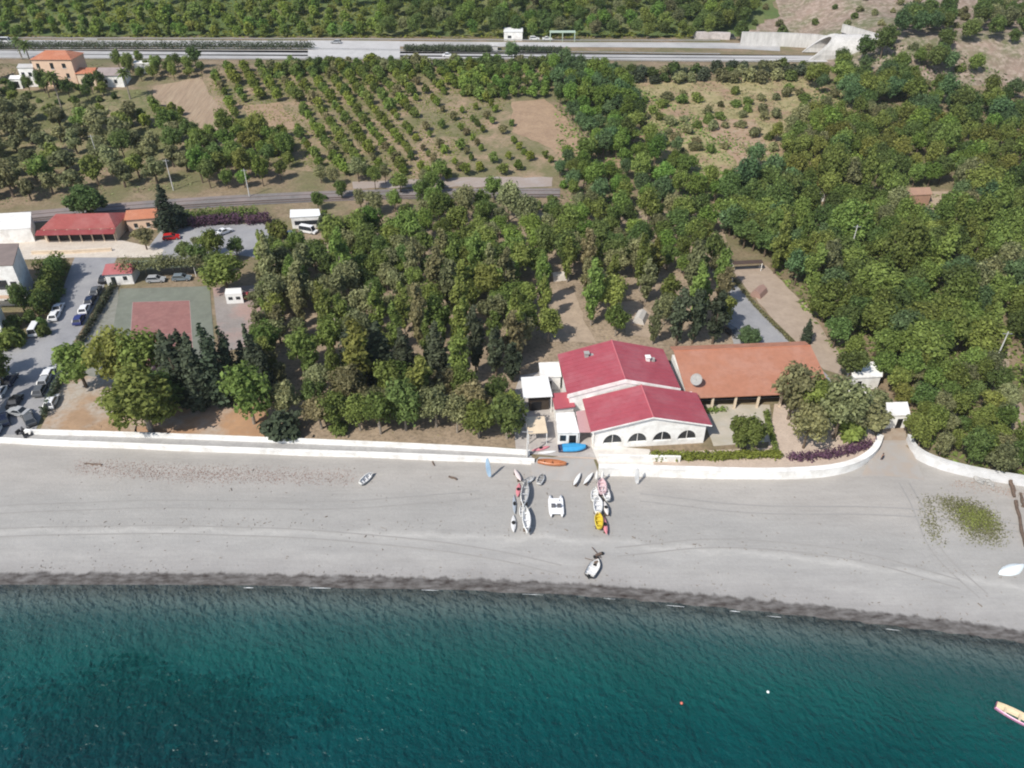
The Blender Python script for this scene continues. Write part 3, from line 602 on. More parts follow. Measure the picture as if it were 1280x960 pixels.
# villa by the motorway
t, W = gable('villa', 'three storey peach villa with an orange hipped roof below the motorway', (50, 108), (99, 108), 9.5, 9.0, 2.0, ORANGER, PINKC, [(1.8, 6.2, 1.1, 1.5), (6.6, 5.9, 1.2, 2.0), (10.8, 6.2, 1.3, 1.5), (2.3, 2.9, 1.1, 1.5), (11.2, 2.9, 1.1, 1.5), (6.6, 2.7, 1.2, 1.9)], hip=3.5)
k = MB(); k.box(8, 10.4, -2.6, -.03, -.4, .9); k.build('porch', mat('red_porch', (.35, .13, .10)), t)
flat_hut('villa_wing', 'white two storey wing joined to the left side of the peach villa', [(30, 109), (49, 109), (49, 101), (31, 101)], 6.0, PALEC, WHITE, [(.15, .35, 3.2, 4.6), (.6, .8, 3.2, 4.6)])
flat_hut('villa_porch', 'low white arched porch at the far left of the villa', [(16, 111), (29, 111), (29, 105), (17, 105)], 3.0, WHITE, WHITE, [(.25, .75, 0, 2.2)])
gable('villa_annex', 'low cream annex with tiled roof joined to the right of the villa', (100, 108), (121, 108), 7, 4.3, 1.2, ORANGER, CREAM, [(1.4, .9, .9, 1.2), (4.4, 0, 1.2, 2.1)])
gable('white_cottage', 'small white cottage with a grey gable roof right of the cream annex', (124, 109), (156, 109), 7, 4.0, 1.8, mat('grey_tiles', (.30, .25, .24), (.25, .21, .2), .5), WHITE, [(3.0, 1.3, 1.1, 1.3), (6.4, 1.3, 1.1, 1.3)])
flat_hut('field_shed', 'white flat shed among bushes behind the ploughed field', [(170, 92), (190, 92), (190, 85), (171, 85)], 3.0, WHITE, WHITE)
# trattoria with maroon roof at the top of the street
t, W = gable('trattoria', 'long low trattoria with a maroon tiled roof and shaded veranda at the street head', (58, 302), (148, 300), 9.0, 3.4, 2.0, roofmat('maroon_tiles_b', (.36, .10, .085), (.3, .075, .07), 4, 'X'), CREAM, [], hip=2.5)
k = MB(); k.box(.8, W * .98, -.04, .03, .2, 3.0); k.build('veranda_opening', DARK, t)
for i in range(7): k = MB(); u = .8 + i * (W - 1.2) / 6; k.box(u - .13, u + .13, -.6, -.34, -.3, 3.35); k.build('pillar', CREAM, t)
k = MB(); k.slab([(-1, -2.2, 2.75), (W + .5, -2.2, 2.75), (W + .5, -.45, 3.33), (-1, -.45, 3.33)], .12); k.build('porch_roof', MAROON, t)
flat_hut('shop_row', 'long white flat roofed building left of the maroon trattoria', [(-120, 312), (44, 302), (44, 282), (-120, 290)], 3.6, WHITE, WHITE, [(.3, .4, 0, 2.2), (.6, .7, 0, 2.2)])
wall_run('forecourt_wall', 'low cream terrace wall in front of the trattoria', PP([(40, 318), (90, 317), (140, 314)]), 1.8, 2.7, .4, CREAM)
gable('orange_cottage', 'small cottage with a pale orange roof beside the tall cypress', (162, 290), (200, 287), 5, 3.4, 1.5, ORANGER, PINKC, [(2, 1, .9, 1.2), (5, 1, .9, 1.2)])
gable('court_hut', 'little hut with a faded red roof at the corner of the sports court', (135, 357), (168, 355), 5, 2.9, 1.3, roofmat('faded_red_tiles', (.42, .13, .13), (.36, .11, .11), 4, 'X'), WHITE, [(1.6, 0, 1., 2.1), (4.2, 1.1, .9, 1.0)])
t = flat_hut('apartment_house', 'white block with a brown flat roof at the left edge', [(-90, 386), (36, 381), (42, 353), (-90, 356)], 9.6, BROWNR, WHITE, [(.62, .7, 1.2, 2.6), (.78, .88, 1.2, 2.6), (.62, .7, 4.4, 6.0), (.78, .88, 4.0, 6.2), (.91, .97, 4.4, 5.8), (.91, .97, 1.2, 2.6)])
c0, c1 = P(-30, 386), P(32, 381); o = t.location
k = MB(); k.box(c0.x - o.x, c1.x - o.x, c0.y - o.y - 1.6, c0.y - o.y - .2, 3.2, 3.4); k.build('balcony', WHITE, t)
k = MB(); k.box(c0.x - o.x, c1.x - o.x, c0.y - o.y - 1.6, c0.y - o.y - 1.5, 3.403, 4.2); k.build('balcony_rail', PINKC, t)
flat_hut('corner_block', 'lower white block in front of the brown roofed one at the left edge', [(-90, 425), (6, 420), (9, 402), (-90, 404)], 5.5, WHITE, WHITE, [(.75, .85, .9, 2.3)])
flat_hut('ticket_kiosk', 'white kiosk with a red stripe behind the car park', [(366, 286), (402, 284), (400, 275), (366, 276)], 3.0, WSHEET, WHITE, [(.1, .9, .9, 2.0)])
k = MB(); a, b2 = P(364, 287), P(376, 286.5)
canopy('entrance_pergola', 'pale metal pergola over the parking bays behind the court', [(160, 350), (248, 346), (246, 336), (160, 339)], 2.6, mat('shade_net', (.14, .17, .12), (.1, .125, .085), 1.2, c4=(.25, .25, .2), s4=.6, a4=.5))
flat_hut('camp_caravan', 'white caravan parked under the round tree beside the court', [(284, 380), (305, 379), (304, 372), (285, 373)], 2.3, WSHEET, WSHEET, [(.15, .4, 1, 1.7), (.6, .85, 1, 1.7)], over=.02, cat='caravan')

# ------------------------------------------------------------------ motorway, railway
def strip(name, top, bot, m, dz): return patch(name, chaikin(PP(top)) + list(reversed(chaikin(PP(bot)))), m, dz)
strip('motorway_carriageway', [(-300, 49), (0, 50), (420, 51), (640, 53), (900, 53), (975, 56)], [(-300, 56), (0, 57), (420, 58), (640, 58.5), (900, 60), (975, 64)], ROADM, .06)
strip('motorway_carriageway', [(-300, 61), (0, 62), (420, 62.5), (640, 66), (900, 69.5), (1040, 68)], [(-300, 72), (0, 73), (420, 75), (640, 74), (900, 77.5), (1040, 77)], ROADM, .06)
patch('motorway_apron', PP([(385, 50.5), (500, 51.5), (500, 72), (385, 71)]), mat('pale_apron', (.50, .49, .48), (.43, .42, .41), .3), .08)
for l in ([(-300, 66.5), (0, 67.5), (420, 68.5), (640, 70), (900, 73.5), (1030, 73)], [(-300, 52.5), (0, 53.5), (420, 54.5), (640, 55.7), (900, 56.5)], [(-300, 72), (0, 72.4), (420, 74), (640, 73.4), (900, 76.8), (1030, 76)], [(-300, 61.4), (0, 62.4), (420, 63.2), (640, 66.6), (900, 70), (1030, 69)]):
    q = chaikin(PP(l)); n = Vector((0, .13, 0)); patch('road_marking', [p - n for p in q] + [p + n for p in reversed(q)], LINE, .07)
def rail(label, l, group, h=.75):
    q = [P(x, y) for x, y in l]; q = chaikin(q, 2); t = thing('guard_rail', label, 'guard rail', (0, 0, 0), 0, group)
    b = MB(); b.loft([[p + Vector((0, -.04, h - .32)), p + Vector((0, .04, h - .32)), p + Vector((0, .04, h)), p + Vector((0, -.04, h))] for p in q]); b.build('rail_beam', METAL, t)
    k = MB(); tot = 0
    for a_, b_ in zip(q, q[1:]):
        n = max(1, int((b_ - a_).length / 4))
        for i in range(n): p = a_.lerp(b_, i / n); k.box(p.x - .06, p.x + .06, p.y + .05, p.y + .15, p.z - .1, p.z + h)
    tag(k.build('post', METAL, t), kind='stuff')
rail('steel guard rail along the near edge of the motorway', [(-200, 73.5), (0, 74.5), (420, 76), (640, 75), (900, 78.5), (1010, 78)], 'motorway guard rails')
rail('steel guard rail along the far edge of the motorway', [(-200, 48.5), (0, 49), (420, 50), (640, 52), (900, 52)], 'motorway guard rails')
rail('steel guard rail in the median below the hedge', [(-200, 60.5), (0, 61.5), (390, 62), (500, 64), (640, 65.5), (900, 69)], 'motorway guard rails')
def tunnel():
    A = P(1012, 75); t = thing('tunnel_portal', 'pale concrete tunnel portal with a slanting mouth where the motorway enters the hill', 'tunnel', (A.x, A.y, A.z), R(-4))
    rad, Ln = 6.4, 25; N_ = 14; cy = 6.0
    def ring(r_, x_of): return [(x_of(a_), cy + r_ * math.cos(a_), max(-.4, r_ * math.sin(a_) + 1.6)) for a_ in np.linspace(-.25, math.pi + .25, N_)]
    cut = lambda r_: (lambda a_: max(0, (r_ * math.sin(a_) + 1.6)) * 1.15)
    o = MB(); o.loft([ring(rad, cut(rad)), ring(rad, lambda a_: Ln)], cap=False, closed=False); o.loft([ring(rad - .9, cut(rad - .9)), ring(rad - .9, lambda a_: Ln)], cap=False, closed=False); o.build('shell', PALEC, t)
    r = MB(); r.loft([ring(rad + .12, lambda a_: cut(rad)(a_) - .25), ring(rad - 1.0, lambda a_: cut(rad - .9)(a_) - .25)], cap=False, closed=False); r.loft([ring(rad + .12, lambda a_: cut(rad)(a_) - .25), ring(rad + .12, lambda a_: cut(rad)(a_) + 1.2)], cap=False, closed=False); r.build('mouth_rim', PALEC, t)
    d = MB(); d.add([(Ln - 1, cy + (rad - .5) * math.cos(a_), max(-.4, (rad - .5) * math.sin(a_) + 1.6)) for a_ in np.linspace(-.25, math.pi + .25, N_)], [tuple(range(N_))]); d.build('dark_end', DARK, t)
tunnel()
A, B, C_ = P(925, 57), P(975, 58), P(1015, 60)
wall_run('retaining_wall', 'pale streaked concrete retaining wall beside the tunnel portal', [A, B, C_, P(1040, 58)], 14.5, 20.0, .6, PALEC)
wall_run('rubble_bank', 'bright broken concrete bank beside the far carriageway', PP([(868, 49), (890, 49), (912, 50)]), 14.5, 17.5, 2.5, mat('rubble', (.55, .5, .48), (.4, .36, .34), .8), coping=False)
wall_run('hill_wall', 'low grey wall above the tunnel portal', [Vector((P(1050, 44).x, P(1050, 44).y, 0)), Vector((P(1110, 47).x, P(1110, 47).y, 0))], 20, P(1080, 46).z + 2.0, .5, PALEC)
flat_hut('roadside_cabin', 'white flat cabin on the far verge of the motorway', [(630, 51), (653, 51), (653, 46), (631, 46)], 3.4, WSHEET, WHITE, [(.2, .4, 1, 2)])
flat_hut('concrete_pier', 'pale concrete pier in the motorway median below the white cabin', [(613, 65), (622, 65), (622, 61), (613, 61)], 2.2, PALEC, PALEC, cat='barrier')
def frame_stand():
    p = P(703, 52); t = thing('steel_frame', 'pale green steel frame beside the white roadside cabin', 'frame', p)
    g = paint('pale_green_paint', (.42, .52, .42), .5)
    for x in (-5, 0, 5):
        for y in (0, 3): k = MB(); k.box(x - .12, x + .12, y - .12, y + .12, -.3, 3.4); k.build('post', g, t)
    k = MB(); k.box(-5.3, 5.3, -.2, 3.2, 3.403, 3.6); k.build('top_panel', g, t)
frame_stand()
def sign_gantry():
    p = P(117, 61); t = thing('road_sign', 'back of a grey road sign on two posts in the motorway median', 'road sign', p)
    for x in (-1.6, 1.6): k = MB(); k.box(x - .08, x + .08, -.08, .08, -.2, 3.6); k.build('post', METAL, t)
    k = MB(); k.box(-2.6, 2.6, -.16, -.085, 1.6, 4.0); k.build('panel', GREYC, t)
sign_gantry()
def track(off, label):
    q0 = chaikin(PP([(-200, 292), (0, 275.5), (200, 256), (420, 244.5), (560, 242), (700, 241.5)]))
    t = thing('railway_track', label, 'railway track', (0, 0, 0), 0, 'railway tracks')
    for s in (-.72, .72):
        k = MB(); k.loft([[(p.x, p.y + off + s - .05, p.z + .12), (p.x, p.y + off + s + .05, p.z + .12), (p.x, p.y + off + s + .05, p.z + .32), (p.x, p.y + off + s - .05, p.z + .32)] for p in q0]); k.build('steel_rail', mat('rusty_steel', (.16, .12, .10), rough=.6), t)
track(-2.1, 'near pair of rails on the grey ballast bed'); track(2.1, 'far pair of rails on the grey ballast bed')
def pole(label, px, py, h, nm='utility_pole', m=None):
    p = P(px, py); t = thing(nm, label, 'pole', p, 0, 'slim poles'); k = MB(); k.tube([(0, 0, -.3), (0, 0, h)], [.17, .1], 8); k.build('shaft', m or PALEC, t)
    k = MB(); k.box(-.9, .9, -.06, .06, h - .5, h - .38); k.build('crossarm', METAL, t)
pole('pale pole standing in the olive field left of the ploughed strip', 125, 206, 9); pole('pale pole just above the railway left of centre', 217, 238, 9)
pole('pale pole beside the railway above the car park', 312, 246, 8); pole('pale pole among the treetops of the right hand wood', 1057, 335, 11)
pole('pale pole between wood and coastal scrub at right', 1236, 470, 10); pole('pale pole on the promenade beside the cream awning', 659, 572, 6)

# ------------------------------------------------------------------ plants
def crown_mesh(name, lobes, n, size, seed, flat=1.0):
    rg = np.random.default_rng(seed); w = np.array([l[1][0] * l[1][2] for l in lobes], float); w /= w.sum()
    idx = rg.choice(len(lobes), n, p=w); C0 = np.array([l[0] for l in lobes], float)[idx]; RR = np.array([l[1] for l in lobes], float)[idx]
    d = rg.normal(size=(n, 3)); d /= np.linalg.norm(d, axis=1)[:, None]
    r = np.where(rg.random(n) < .78, rg.uniform(.72, 1.06, n), rg.uniform(.2, .8, n))
    # ragged lumps on every lobe
    r = np.where(rg.random(n) < .08, r * 1.22, r)
    r *= 1 + .24 * np.sin(d[:, 0] * 6 + idx * 1.7) * np.sin(d[:, 1] * 6 + idx) + .1 * np.sin(d[:, 2] * 9 + idx * 2.3)
    c = C0 + d * RR * r[:, None]
    nrm = d / RR; nrm /= np.linalg.norm(nrm, axis=1)[:, None]; nrm = nrm + rg.normal(size=(n, 3)) * .55 + np.array([-.15, -.15, .6]); nrm /= np.linalg.norm(nrm, axis=1)[:, None]
    t = np.cross(nrm, rg.normal(size=(n, 3))); t /= np.linalg.norm(t, axis=1)[:, None] + 1e-9; b = np.cross(nrm, t)
    s = size * rg.uniform(.55, 1.35, n)[:, None]; a = t * s; bb = b * s * rg.uniform(.4, .8, n)[:, None]
    droop = nrm * s * .18
    v = np.stack([c - a - droop, c - bb, c + a - droop, c + bb], 1).reshape(-1, 3)
    me = bpy.data.meshes.new(name); me.vertices.add(n * 4); me.vertices.foreach_set('co', v.ravel().astype(np.float32))
    me.loops.add(n * 4); me.loops.foreach_set('vertex_index', np.arange(n * 4, dtype=np.int32))
    me.polygons.add(n); me.polygons.foreach_set('loop_start', np.arange(0, n * 4, 4, dtype=np.int32))
    try: me.polygons.foreach_set('loop_total', np.full(n, 4, dtype=np.int32))
    except Exception: pass
    me.update(calc_edges=True); return me
def trunk_mesh(name, h, r, limbs, seed, lean=.05, spread=1.0, top=1.0):
    rn = random.Random(seed); mb = MB(); lx, ly = rn.uniform(-lean, lean) * h, rn.uniform(-lean, lean) * h
    mb.tube([(0, 0, -.4), (lx * .2, ly * .2, h * .3), (lx * .6, ly * .6, h * .65), (lx, ly, h)], [r * 1.3, r, r * .8, r * .5], 7)
    for i in range(limbs):
        a_ = i * 6.283 / max(1, limbs) + rn.uniform(-.4, .4); z0 = h * rn.uniform(.55, .95); L_ = spread * rn.uniform(.7, 1.1)
        s = Vector((lx * z0 / h, ly * z0 / h, z0)); mid = s + Vector((math.cos(a_) * L_ * .5, math.sin(a_) * L_ * .5, top * .45)); e = s + Vector((math.cos(a_) * L_, math.sin(a_) * L_, top))
        mb.tube([s, mid, e], [r * .5, r * .35, r * .14], 5)
    me = bpy.data.meshes.new(name); me.from_pydata(mb.v, [], mb.f); me.materials.append(BARK); return me
def lobes_round(rn, Rr, z0, z1, n, squash=.8, core=.62, small=1.):
    H = (z1 - z0); cz = z0 + H * .5; out = [((0, 0, cz), (Rr * core, Rr * core, H * .40))]
    for i in range(n):
        a_ = i * 2.399 + rn.uniform(-.3, .3); zz = rn.uniform(.22, .8); w = math.sin(math.pi * min(.92, max(.12, zz))) ** .7
        rr = Rr * rn.uniform(.24, .42) * small; q = Rr * rn.uniform(.45, .78) * w
        out.append(((q * math.cos(a_), q * math.sin(a_), z0 + H * zz), (rr * rn.uniform(.75, 1.25), rr * rn.uniform(.75, 1.25), rr * squash * rn.uniform(.8, 1.3))))
    out.append(((rn.uniform(-.2, .2) * Rr, rn.uniform(-.2, .2) * Rr, z0 + H * .85), (Rr * .38, Rr * .38, H * .16)))
    return out
KINDS = {}
def make_kind(kind, nvar, fn):
    KINDS[kind] = [fn(random.Random(hash_(kind) + i), i) for i in range(nvar)]
def hash_(s): return sum(ord(c) * (i + 3) for i, c in enumerate(s))
def k_broad(rn, i):
    Rr, z0, z1 = 2.7, 1.9 + rn.uniform(-.3, .3), 7.2 + rn.uniform(-.5, .7)
    return crown_mesh('broad_crown', lobes_round(rn, Rr, z0, z1, 17 + i % 5, 1.0, .55), 2300, .25, 10 + i), trunk_mesh('broad_trunk', 4.0, .17, 5, i, .06, 1.5, 1.6)
def k_olive(rn, i):
    Rr, z0, z1 = 2.5, 1.3, 4.9 + rn.uniform(-.3, .4)
    return crown_mesh('olive_crown', lobes_round(rn, Rr, z0, z1, 8, .75, .5), 1200, .30, 40 + i), trunk_mesh('olive_trunk', 2.2, .24, 4, i + 9, .12, 1.3, 1.3)
def k_tall(rn, i):
    lb = []; H = 9.5 + rn.uniform(-1, 1)
    for z in np.linspace(2.0, H, 8):
        w = math.sin(math.pi * (z - .8) / (H + .6)) ** .8 * 1.9
        for k in range(2): a_ = rn.uniform(0, 6.28); lb.append(((math.cos(a_) * w * .45, math.sin(a_) * w * .45, z), (max(.4, w * .62), max(.4, w * .62), .95)))
    return crown_mesh('tall_crown', lb, 1700, .33, 70 + i), trunk_mesh('tall_trunk', 7.0, .17, 3, i + 4, .04, 1.0, 1.2)
def k_cyp(rn, i):
    lb = []; H = 12.
    for z in np.linspace(.9, H - .5, 13):
        w = 1.15 * min(1, (z + .6) / 2.4) * (1 - (z / H) ** 2.2) + .16; a_ = rn.uniform(0, 6.28)
        lb.append(((math.cos(a_) * .18, math.sin(a_) * .18, z), (w, w, .95)))
    return crown_mesh('cypress_crown', lb, 1800, .26, 100 + i), trunk_mesh('cypress_trunk', 9.5, .17, 0, i)
def k_citrus(rn, i):
    return crown_mesh('citrus_crown', lobes_round(rn, 1.65, .35, 3.1, 6, .85, .7), 620, .27, 130 + i), trunk_mesh('citrus_trunk', 1.5, .09, 3, i, .04, .6, .8)
def k_bush(rn, i):
    return crown_mesh('bush_crown', lobes_round(rn, 1.7, -.15, 2.3, 7, .8, .7), 650, .27, 160 + i), trunk_mesh('bush_trunk', .9, .08, 3, i, .05, .6, .6)
def k_big(rn, i):
    return crown_mesh('wood_crown', lobes_round(rn, 4.0, 1.2, 8.8 + rn.uniform(-.7, .9), 38, .95, .58, .66), 5200, .28, 190 + i), trunk_mesh('wood_trunk', 5.4, .28, 6, i, .05, 2.6, 2.2)
def k_reed(rn, i):
    lb = [((rn.uniform(-1.4, 1.4), rn.uniform(-1.4, 1.4), rn.uniform(.8, 1.6)), (.7, .7, rn.uniform(1.3, 2.2))) for _ in range(9)]
    return crown_mesh('reed_crown', lb, 900, .32, 220 + i), trunk_mesh('reed_stems', 2.2, .05, 6, i, .05, .8, 1)
for nm, nv, fn in (('broad', 7, k_broad), ('olive', 5, k_olive), ('tall', 5, k_tall), ('cyp', 4, k_cyp), ('citrus', 6, k_citrus), ('bush', 6, k_bush), ('big', 6, k_big), ('reed', 4, k_reed)): make_kind(nm, nv, fn)
LG = {
 'deep': leaf('leaf_deep_green', (0.124, 0.183, 0.055)), 'mid': leaf('leaf_mid_green', (0.184, 0.251, 0.064)), 'olive': leaf('leaf_grey_olive', (0.242, 0.258, 0.123)),
 'yellow': leaf('leaf_yellow_green', (.215, .250, .065)), 'brown': leaf('leaf_brownish', (.235, .225, .105)), 'cyp': leaf('leaf_cypress', (0.059, 0.080, 0.047), .3, .25),
 'dark': leaf('leaf_dark', (0.069, 0.088, 0.050), .3, .3), 'bright': leaf('leaf_bright_green', (0.169, 0.271, 0.058)), 'blue': leaf('leaf_blue_green', (0.124, 0.203, 0.086)),
 'purple': leaf('leaf_purple', (0.162, 0.085, 0.132)), 'dry': leaf('leaf_dry', (0.341, 0.245, 0.182), .2), 'citrus': leaf('leaf_citrus', (0.213, 0.278, 0.055)), 'hedge': leaf('leaf_hedge', (0.161, 0.216, 0.061), .25, .3)}
DRN = random.Random(77)
def tree(kind, X, Y, sc, lm, label, name, cat='tree', group=None, parts=True, sz=None, z=None, bark=None):
    crown, trunk = KINDS[kind][DRN.randrange(len(KINDS[kind]))]
    zz = zf(X, Y) if z is None else z; rz = DRN.uniform(0, 6.283)
    s = (sc * DRN.uniform(.84, 1.16), sc * DRN.uniform(.84, 1.16), (sz or sc) * (DRN.uniform(.82, 1.32) if parts and sz is None else DRN.uniform(.92, 1.12)))
    if parts:
        t = thing(name, label, cat, (X, Y, zz), rz, group); t.scale = s
        for nm, me, mt in (('crown', crown, lm), ('trunk', trunk, bark or BARK)):
            o = bpy.data.objects.new(nm, me); COL.objects.link(o); o.parent = t
            if not me.materials: me.materials.append(mt)
            o.material_slots[0].link = 'OBJECT'; o.material_slots[0].material = mt
        return t
    if not crown.materials: crown.materials.append(lm)
    o = bpy.data.objects.new(name, crown); COL.objects.link(o); o.location = (X, Y, zz); o.rotation_euler = (0, 0, rz); o.scale = s
    o.material_slots[0].link = 'OBJECT'; o.material_slots[0].material = lm
    return tag(o, label, cat, group)
TAKEN = []
def free(x, y, d): return all((x - a) ** 2 + (y - b) ** 2 > (d * .5 + r) ** 2 for a, b, r in TAKEN)
def scatter(polypx, d, seed, avoid=(), tries=4000, keep=1.0, taken=True):
    poly = [(p.x, p.y) for p in PP(polypx)]; av = [[(p.x, p.y) for p in PP(a_)] for a_ in avoid]; rn = random.Random(seed); pts = []
    xs = [p[0] for p in poly]; ys = [p[1] for p in poly]; cell = {}
    for _ in range(tries):
        x, y = rn.uniform(min(xs), max(xs)), rn.uniform(min(ys), max(ys))
        if not inpoly(x, y, poly) or any(inpoly(x, y, a_) for a_ in av): continue
        ci, cj = int(x // d), int(y // d)
        if any((x - a_) ** 2 + (y - b_) ** 2 < d * d for i in (-1, 0, 1) for j in (-1, 0, 1) for a_, b_ in cell.get((ci + i, cj + j), ())): continue
        cell.setdefault((ci, cj), []).append((x, y))
        if rn.random() <= keep and (not taken or free(x, y, d)): pts.append((x, y))
    return pts
def wood(polypx, d, seed, kinds, sc, label, name, group, cat='tree', parts=True, avoid=(), keep=1.0, tries=5000, bark=None):
    rn = random.Random(seed * 7 + 1)
    for x, y in scatter(polypx, d, seed, avoid, tries, keep):
        k, lm, w = rn.choices(kinds, [q[2] for q in kinds])[0]
        tree(k, x, y, sc * rn.uniform(.8, 1.25), LG[lm], label[lm] if isinstance(label, dict) else label, name, cat, group, parts, bark=bark)
def one(kind, px, py, sc, lm, label, name='tree', cat='tree', sz=None, group=None, bark=None, r=None):
    p = P(px, py); TAKEN.append((p.x, p.y, r if r is not None else 1.2 * sc)); return tree(kind, p.x, p.y, sc, LG[lm], label, name, cat, group, True, sz, bark=bark)

# --- single trees
one('broad', 108, 484, 1.85, 'mid', 'round green tree between the street and the tan sandy lot', 'street_tree', sz=1.25)
one('big', 190, 540, 1.62, 'mid', 'big green tree hiding the near left corner of the court', 'broadleaf_tree', sz=1.62, bark=BARKP)
one('broad', 192, 492, 1.8, 'mid', 'tall leafy green tree in front of the red court pitch', 'broadleaf_tree', sz=1.75)
one('broad', 158, 486, 1.6, 'yellow', 'leafy yellow green tree at the left edge of the court', 'broadleaf_tree', sz=1.6)
for x, y, s, z_, l in ((236, 508, 2.1, 1.25, 'broad dark cypress nearest the big green tree'), (256, 511, 2.1, 1.35, 'dark cypress standing in the middle of the row below the court'), (278, 506, 2.0, 1.3, 'dark cypress right of the middle of the row below the court'), (296, 498, 1.6, 1.25, 'pointed cypress in front of the grey yard'), (313, 490, 1.2, .95, 'shortest small cypress in front of the grey yard'), (326, 492, 1.2, 1.15, 'slim cypress at the right end of the row below the court'), (246, 496, 1.9, 1.25, 'dark cypress tucked behind the row beside the court')):
    one('cyp', x, y, s, 'cyp', l, 'cypress_tree', sz=z_)
one('cyp', 214, 292, 1.9, 'cyp', 'tallest dark cypress beside the orange roofed cottage', 'cypress_tree', sz=1.15)
one('broad', 318, 530, 1.5, 'mid', 'pale trunked green tree at the edge of the orange soil lot', 'broadleaf_tree', bark=BARKP)
one('bush', 357, 545, 1.9, 'dark', 'dark round bush beside the promenade wall', 'bush', 'bush')
one('broad', 285, 364, 1.75, 'mid', 'round crowned tree over the caravan behind the court', 'broadleaf_tree', sz=1.3)
one('big', 115, 274, 1.3, 'deep', 'large dark round tree behind the trattoria', 'broadleaf_tree', sz=1.0)
one('broad', 184, 312, 1.0, 'brown', 'brownish leafy tree in front of the orange cottage', 'broadleaf_tree')
one('bush', 349, 298, 1.7, 'yellow', 'bright yellow green tree between the car park and kiosk', 'broadleaf_tree', sz=2.2)
one('bush', 408, 288, 1.7, 'dark', 'dark dense bush at the right end of the white kiosk', 'bush', 'bush', sz=2.0)
one('broad', 248, 312, .55, 'olive', 'small sapling standing in the car park', 'sapling')
one('bush', 15, 433, 1.7, 'mid', 'green shrub in front of the low white corner block', 'bush', 'bush')
one('bush', 22, 428, 1.3, 'mid', 'green shrub right of another before the white corner block', 'bush', 'bush')
one('big', 935, 432, .72, 'blue', 'spreading blue green tree shading the lane behind the terracotta roof', 'broadleaf_tree', sz=.5)
one('big', 930, 564, .95, 'mid', 'broad dark green tree in the restaurant garden', 'broadleaf_tree', sz=.8)
one('broad', 985, 524, 1.45, 'olive', 'grey green tree covering the right end of the terracotta roof', 'broadleaf_tree')
one('broad', 1014, 530, 1.5, 'mid', 'green tree right of the terracotta roof', 'broadleaf_tree')
one('broad', 1042, 548, 1.35, 'olive', 'leafy tree over the right side of the terrace', 'broadleaf_tree')
one('broad', 1004, 560, 1.3, 'brown', 'thin brownish tree in the middle of the terrace', 'broadleaf_tree', sz=1.1)
one('bush', 1062, 545, 1.9, 'mid', 'fresh green bush over the purple flowers on the terrace', 'bush', 'bush', sz=1.6)
one('olive', 1078, 542, 1.4, 'olive', 'grey green olive tree at the right end of the terrace', 'olive_tree')
one('olive', 1094, 515, .8, 'olive', 'small olive tree before the white flat roofed hut', 'olive_tree')
one('cyp', 1006, 430, .95, 'dark', 'lone narrow dark cypress beside the sandy camping plots', 'cypress_tree', sz=.5)
one('broad', 1058, 480, 1.0, 'deep', 'dark tree hiding the left side of the white hut', 'broadleaf_tree')
one('big', 925, 52, .95, 'deep', 'large dark round tree on the verge beside the retaining wall', 'broadleaf_tree', sz=.9)
one('bush', 976, 50, 2.0, 'deep', 'round dark bush above the retaining wall', 'bush', 'bush')
one('broad', 640, 80, 1.25, 'blue', 'tree hiding the motorway edge near the white cabin', 'broadleaf_tree', sz=1.05)
for x, y, s, l in ((445, 480, 1.15, 'tall dark tree left of the dark trio in the campsite'), (478, 482, 1.2, 'tall dark tree in the middle of the dark trio in the campsite'), (508, 480, 1.15, 'tall dark tree right of the dark trio in the campsite'), (548, 470, .95, 'dark tree beside the pale tent in the campsite'), (595, 465, 1.15, 'dark tree in the grove left of the small white annex'), (620, 470, 1.1, 'dark tree closest to the small white annex'), (640, 478, 1.0, 'dark tree touching the flat white canopy'), (845, 432, 1.1, 'dark tree behind the terracotta roof'), (865, 430, 1.15, 'dark leafy tree behind the middle of the terracotta roof'), (890, 430, 1.1, 'dark tree beside the lane behind the terracotta roof')):
    one('cyp' if x < 560 else 'tall', x, y, s * (1.7 if x < 560 else 1), 'dark', l, 'dark_tree', r=1.0, sz=(.95 * s if x < 560 else None))
one('broad', 212, 520, 1.5, 'deep', 'dark green tree between the big green tree and the cypresses', 'broadleaf_tree', sz=1.35)
for x, y, s_, z_, l in ((338, 500, 1.3, 1.05, 'dark cypress at the campsite end of the row'), (224, 498, 1.8, 1.25, 'dark cypress at the left end of the row below the court')): one('cyp', x, y, s_, 'cyp', l, 'cypress_tree', sz=z_)
for x, y, s_, l in ((1050, 84, 1.2, 'dark tree before the near side of the tunnel portal'), (1078, 80, 1.3, 'dark tree covering the right flank of the tunnel portal'), (1100, 74, 1.3, 'dark tree at the inland end of the tunnel portal')): one('broad', x, y, s_, 'deep', l, 'broadleaf_tree')
# palms
def palm_crown(seed, n=26, L_=2.9):
    rn = random.Random(seed); mb = MB()
    for i in range(n):
        a_ = i * 2.399; el = 1.1 - 1.7 * (i / n); d = Vector((math.cos(a_), math.sin(a_), 0)); s = Vector((-d.y, d.x, 0)); pts = []
        for k in range(7):
            q = k / 6; pts.append(d * (L_ * q * math.cos(el) + .05) + Vector((0, 0, L_ * q * math.sin(el) - 1.3 * q * q)))
        for k in range(6):
            w0, w1 = .42 * math.sin(math.pi * (.12 + .85 * k / 6)), .42 * math.sin(math.pi * (.12 + .85 * (k + 1) / 6))
            for sg in (-1, 1):
                mb.add([pts[k], pts[k + 1], pts[k + 1] + s * sg * w1 - Vector((0, 0, .22 * w1 + .1)), pts[k] + s * sg * w0 - Vector((0, 0, .22 * w0 + .1))], [(0, 1, 2, 3)])
    me = bpy.data.meshes.new('palm_crown'); me.from_pydata(mb.v, [], mb.f); me.materials.append(LG['deep']); return me
PCM = palm_crown(3)
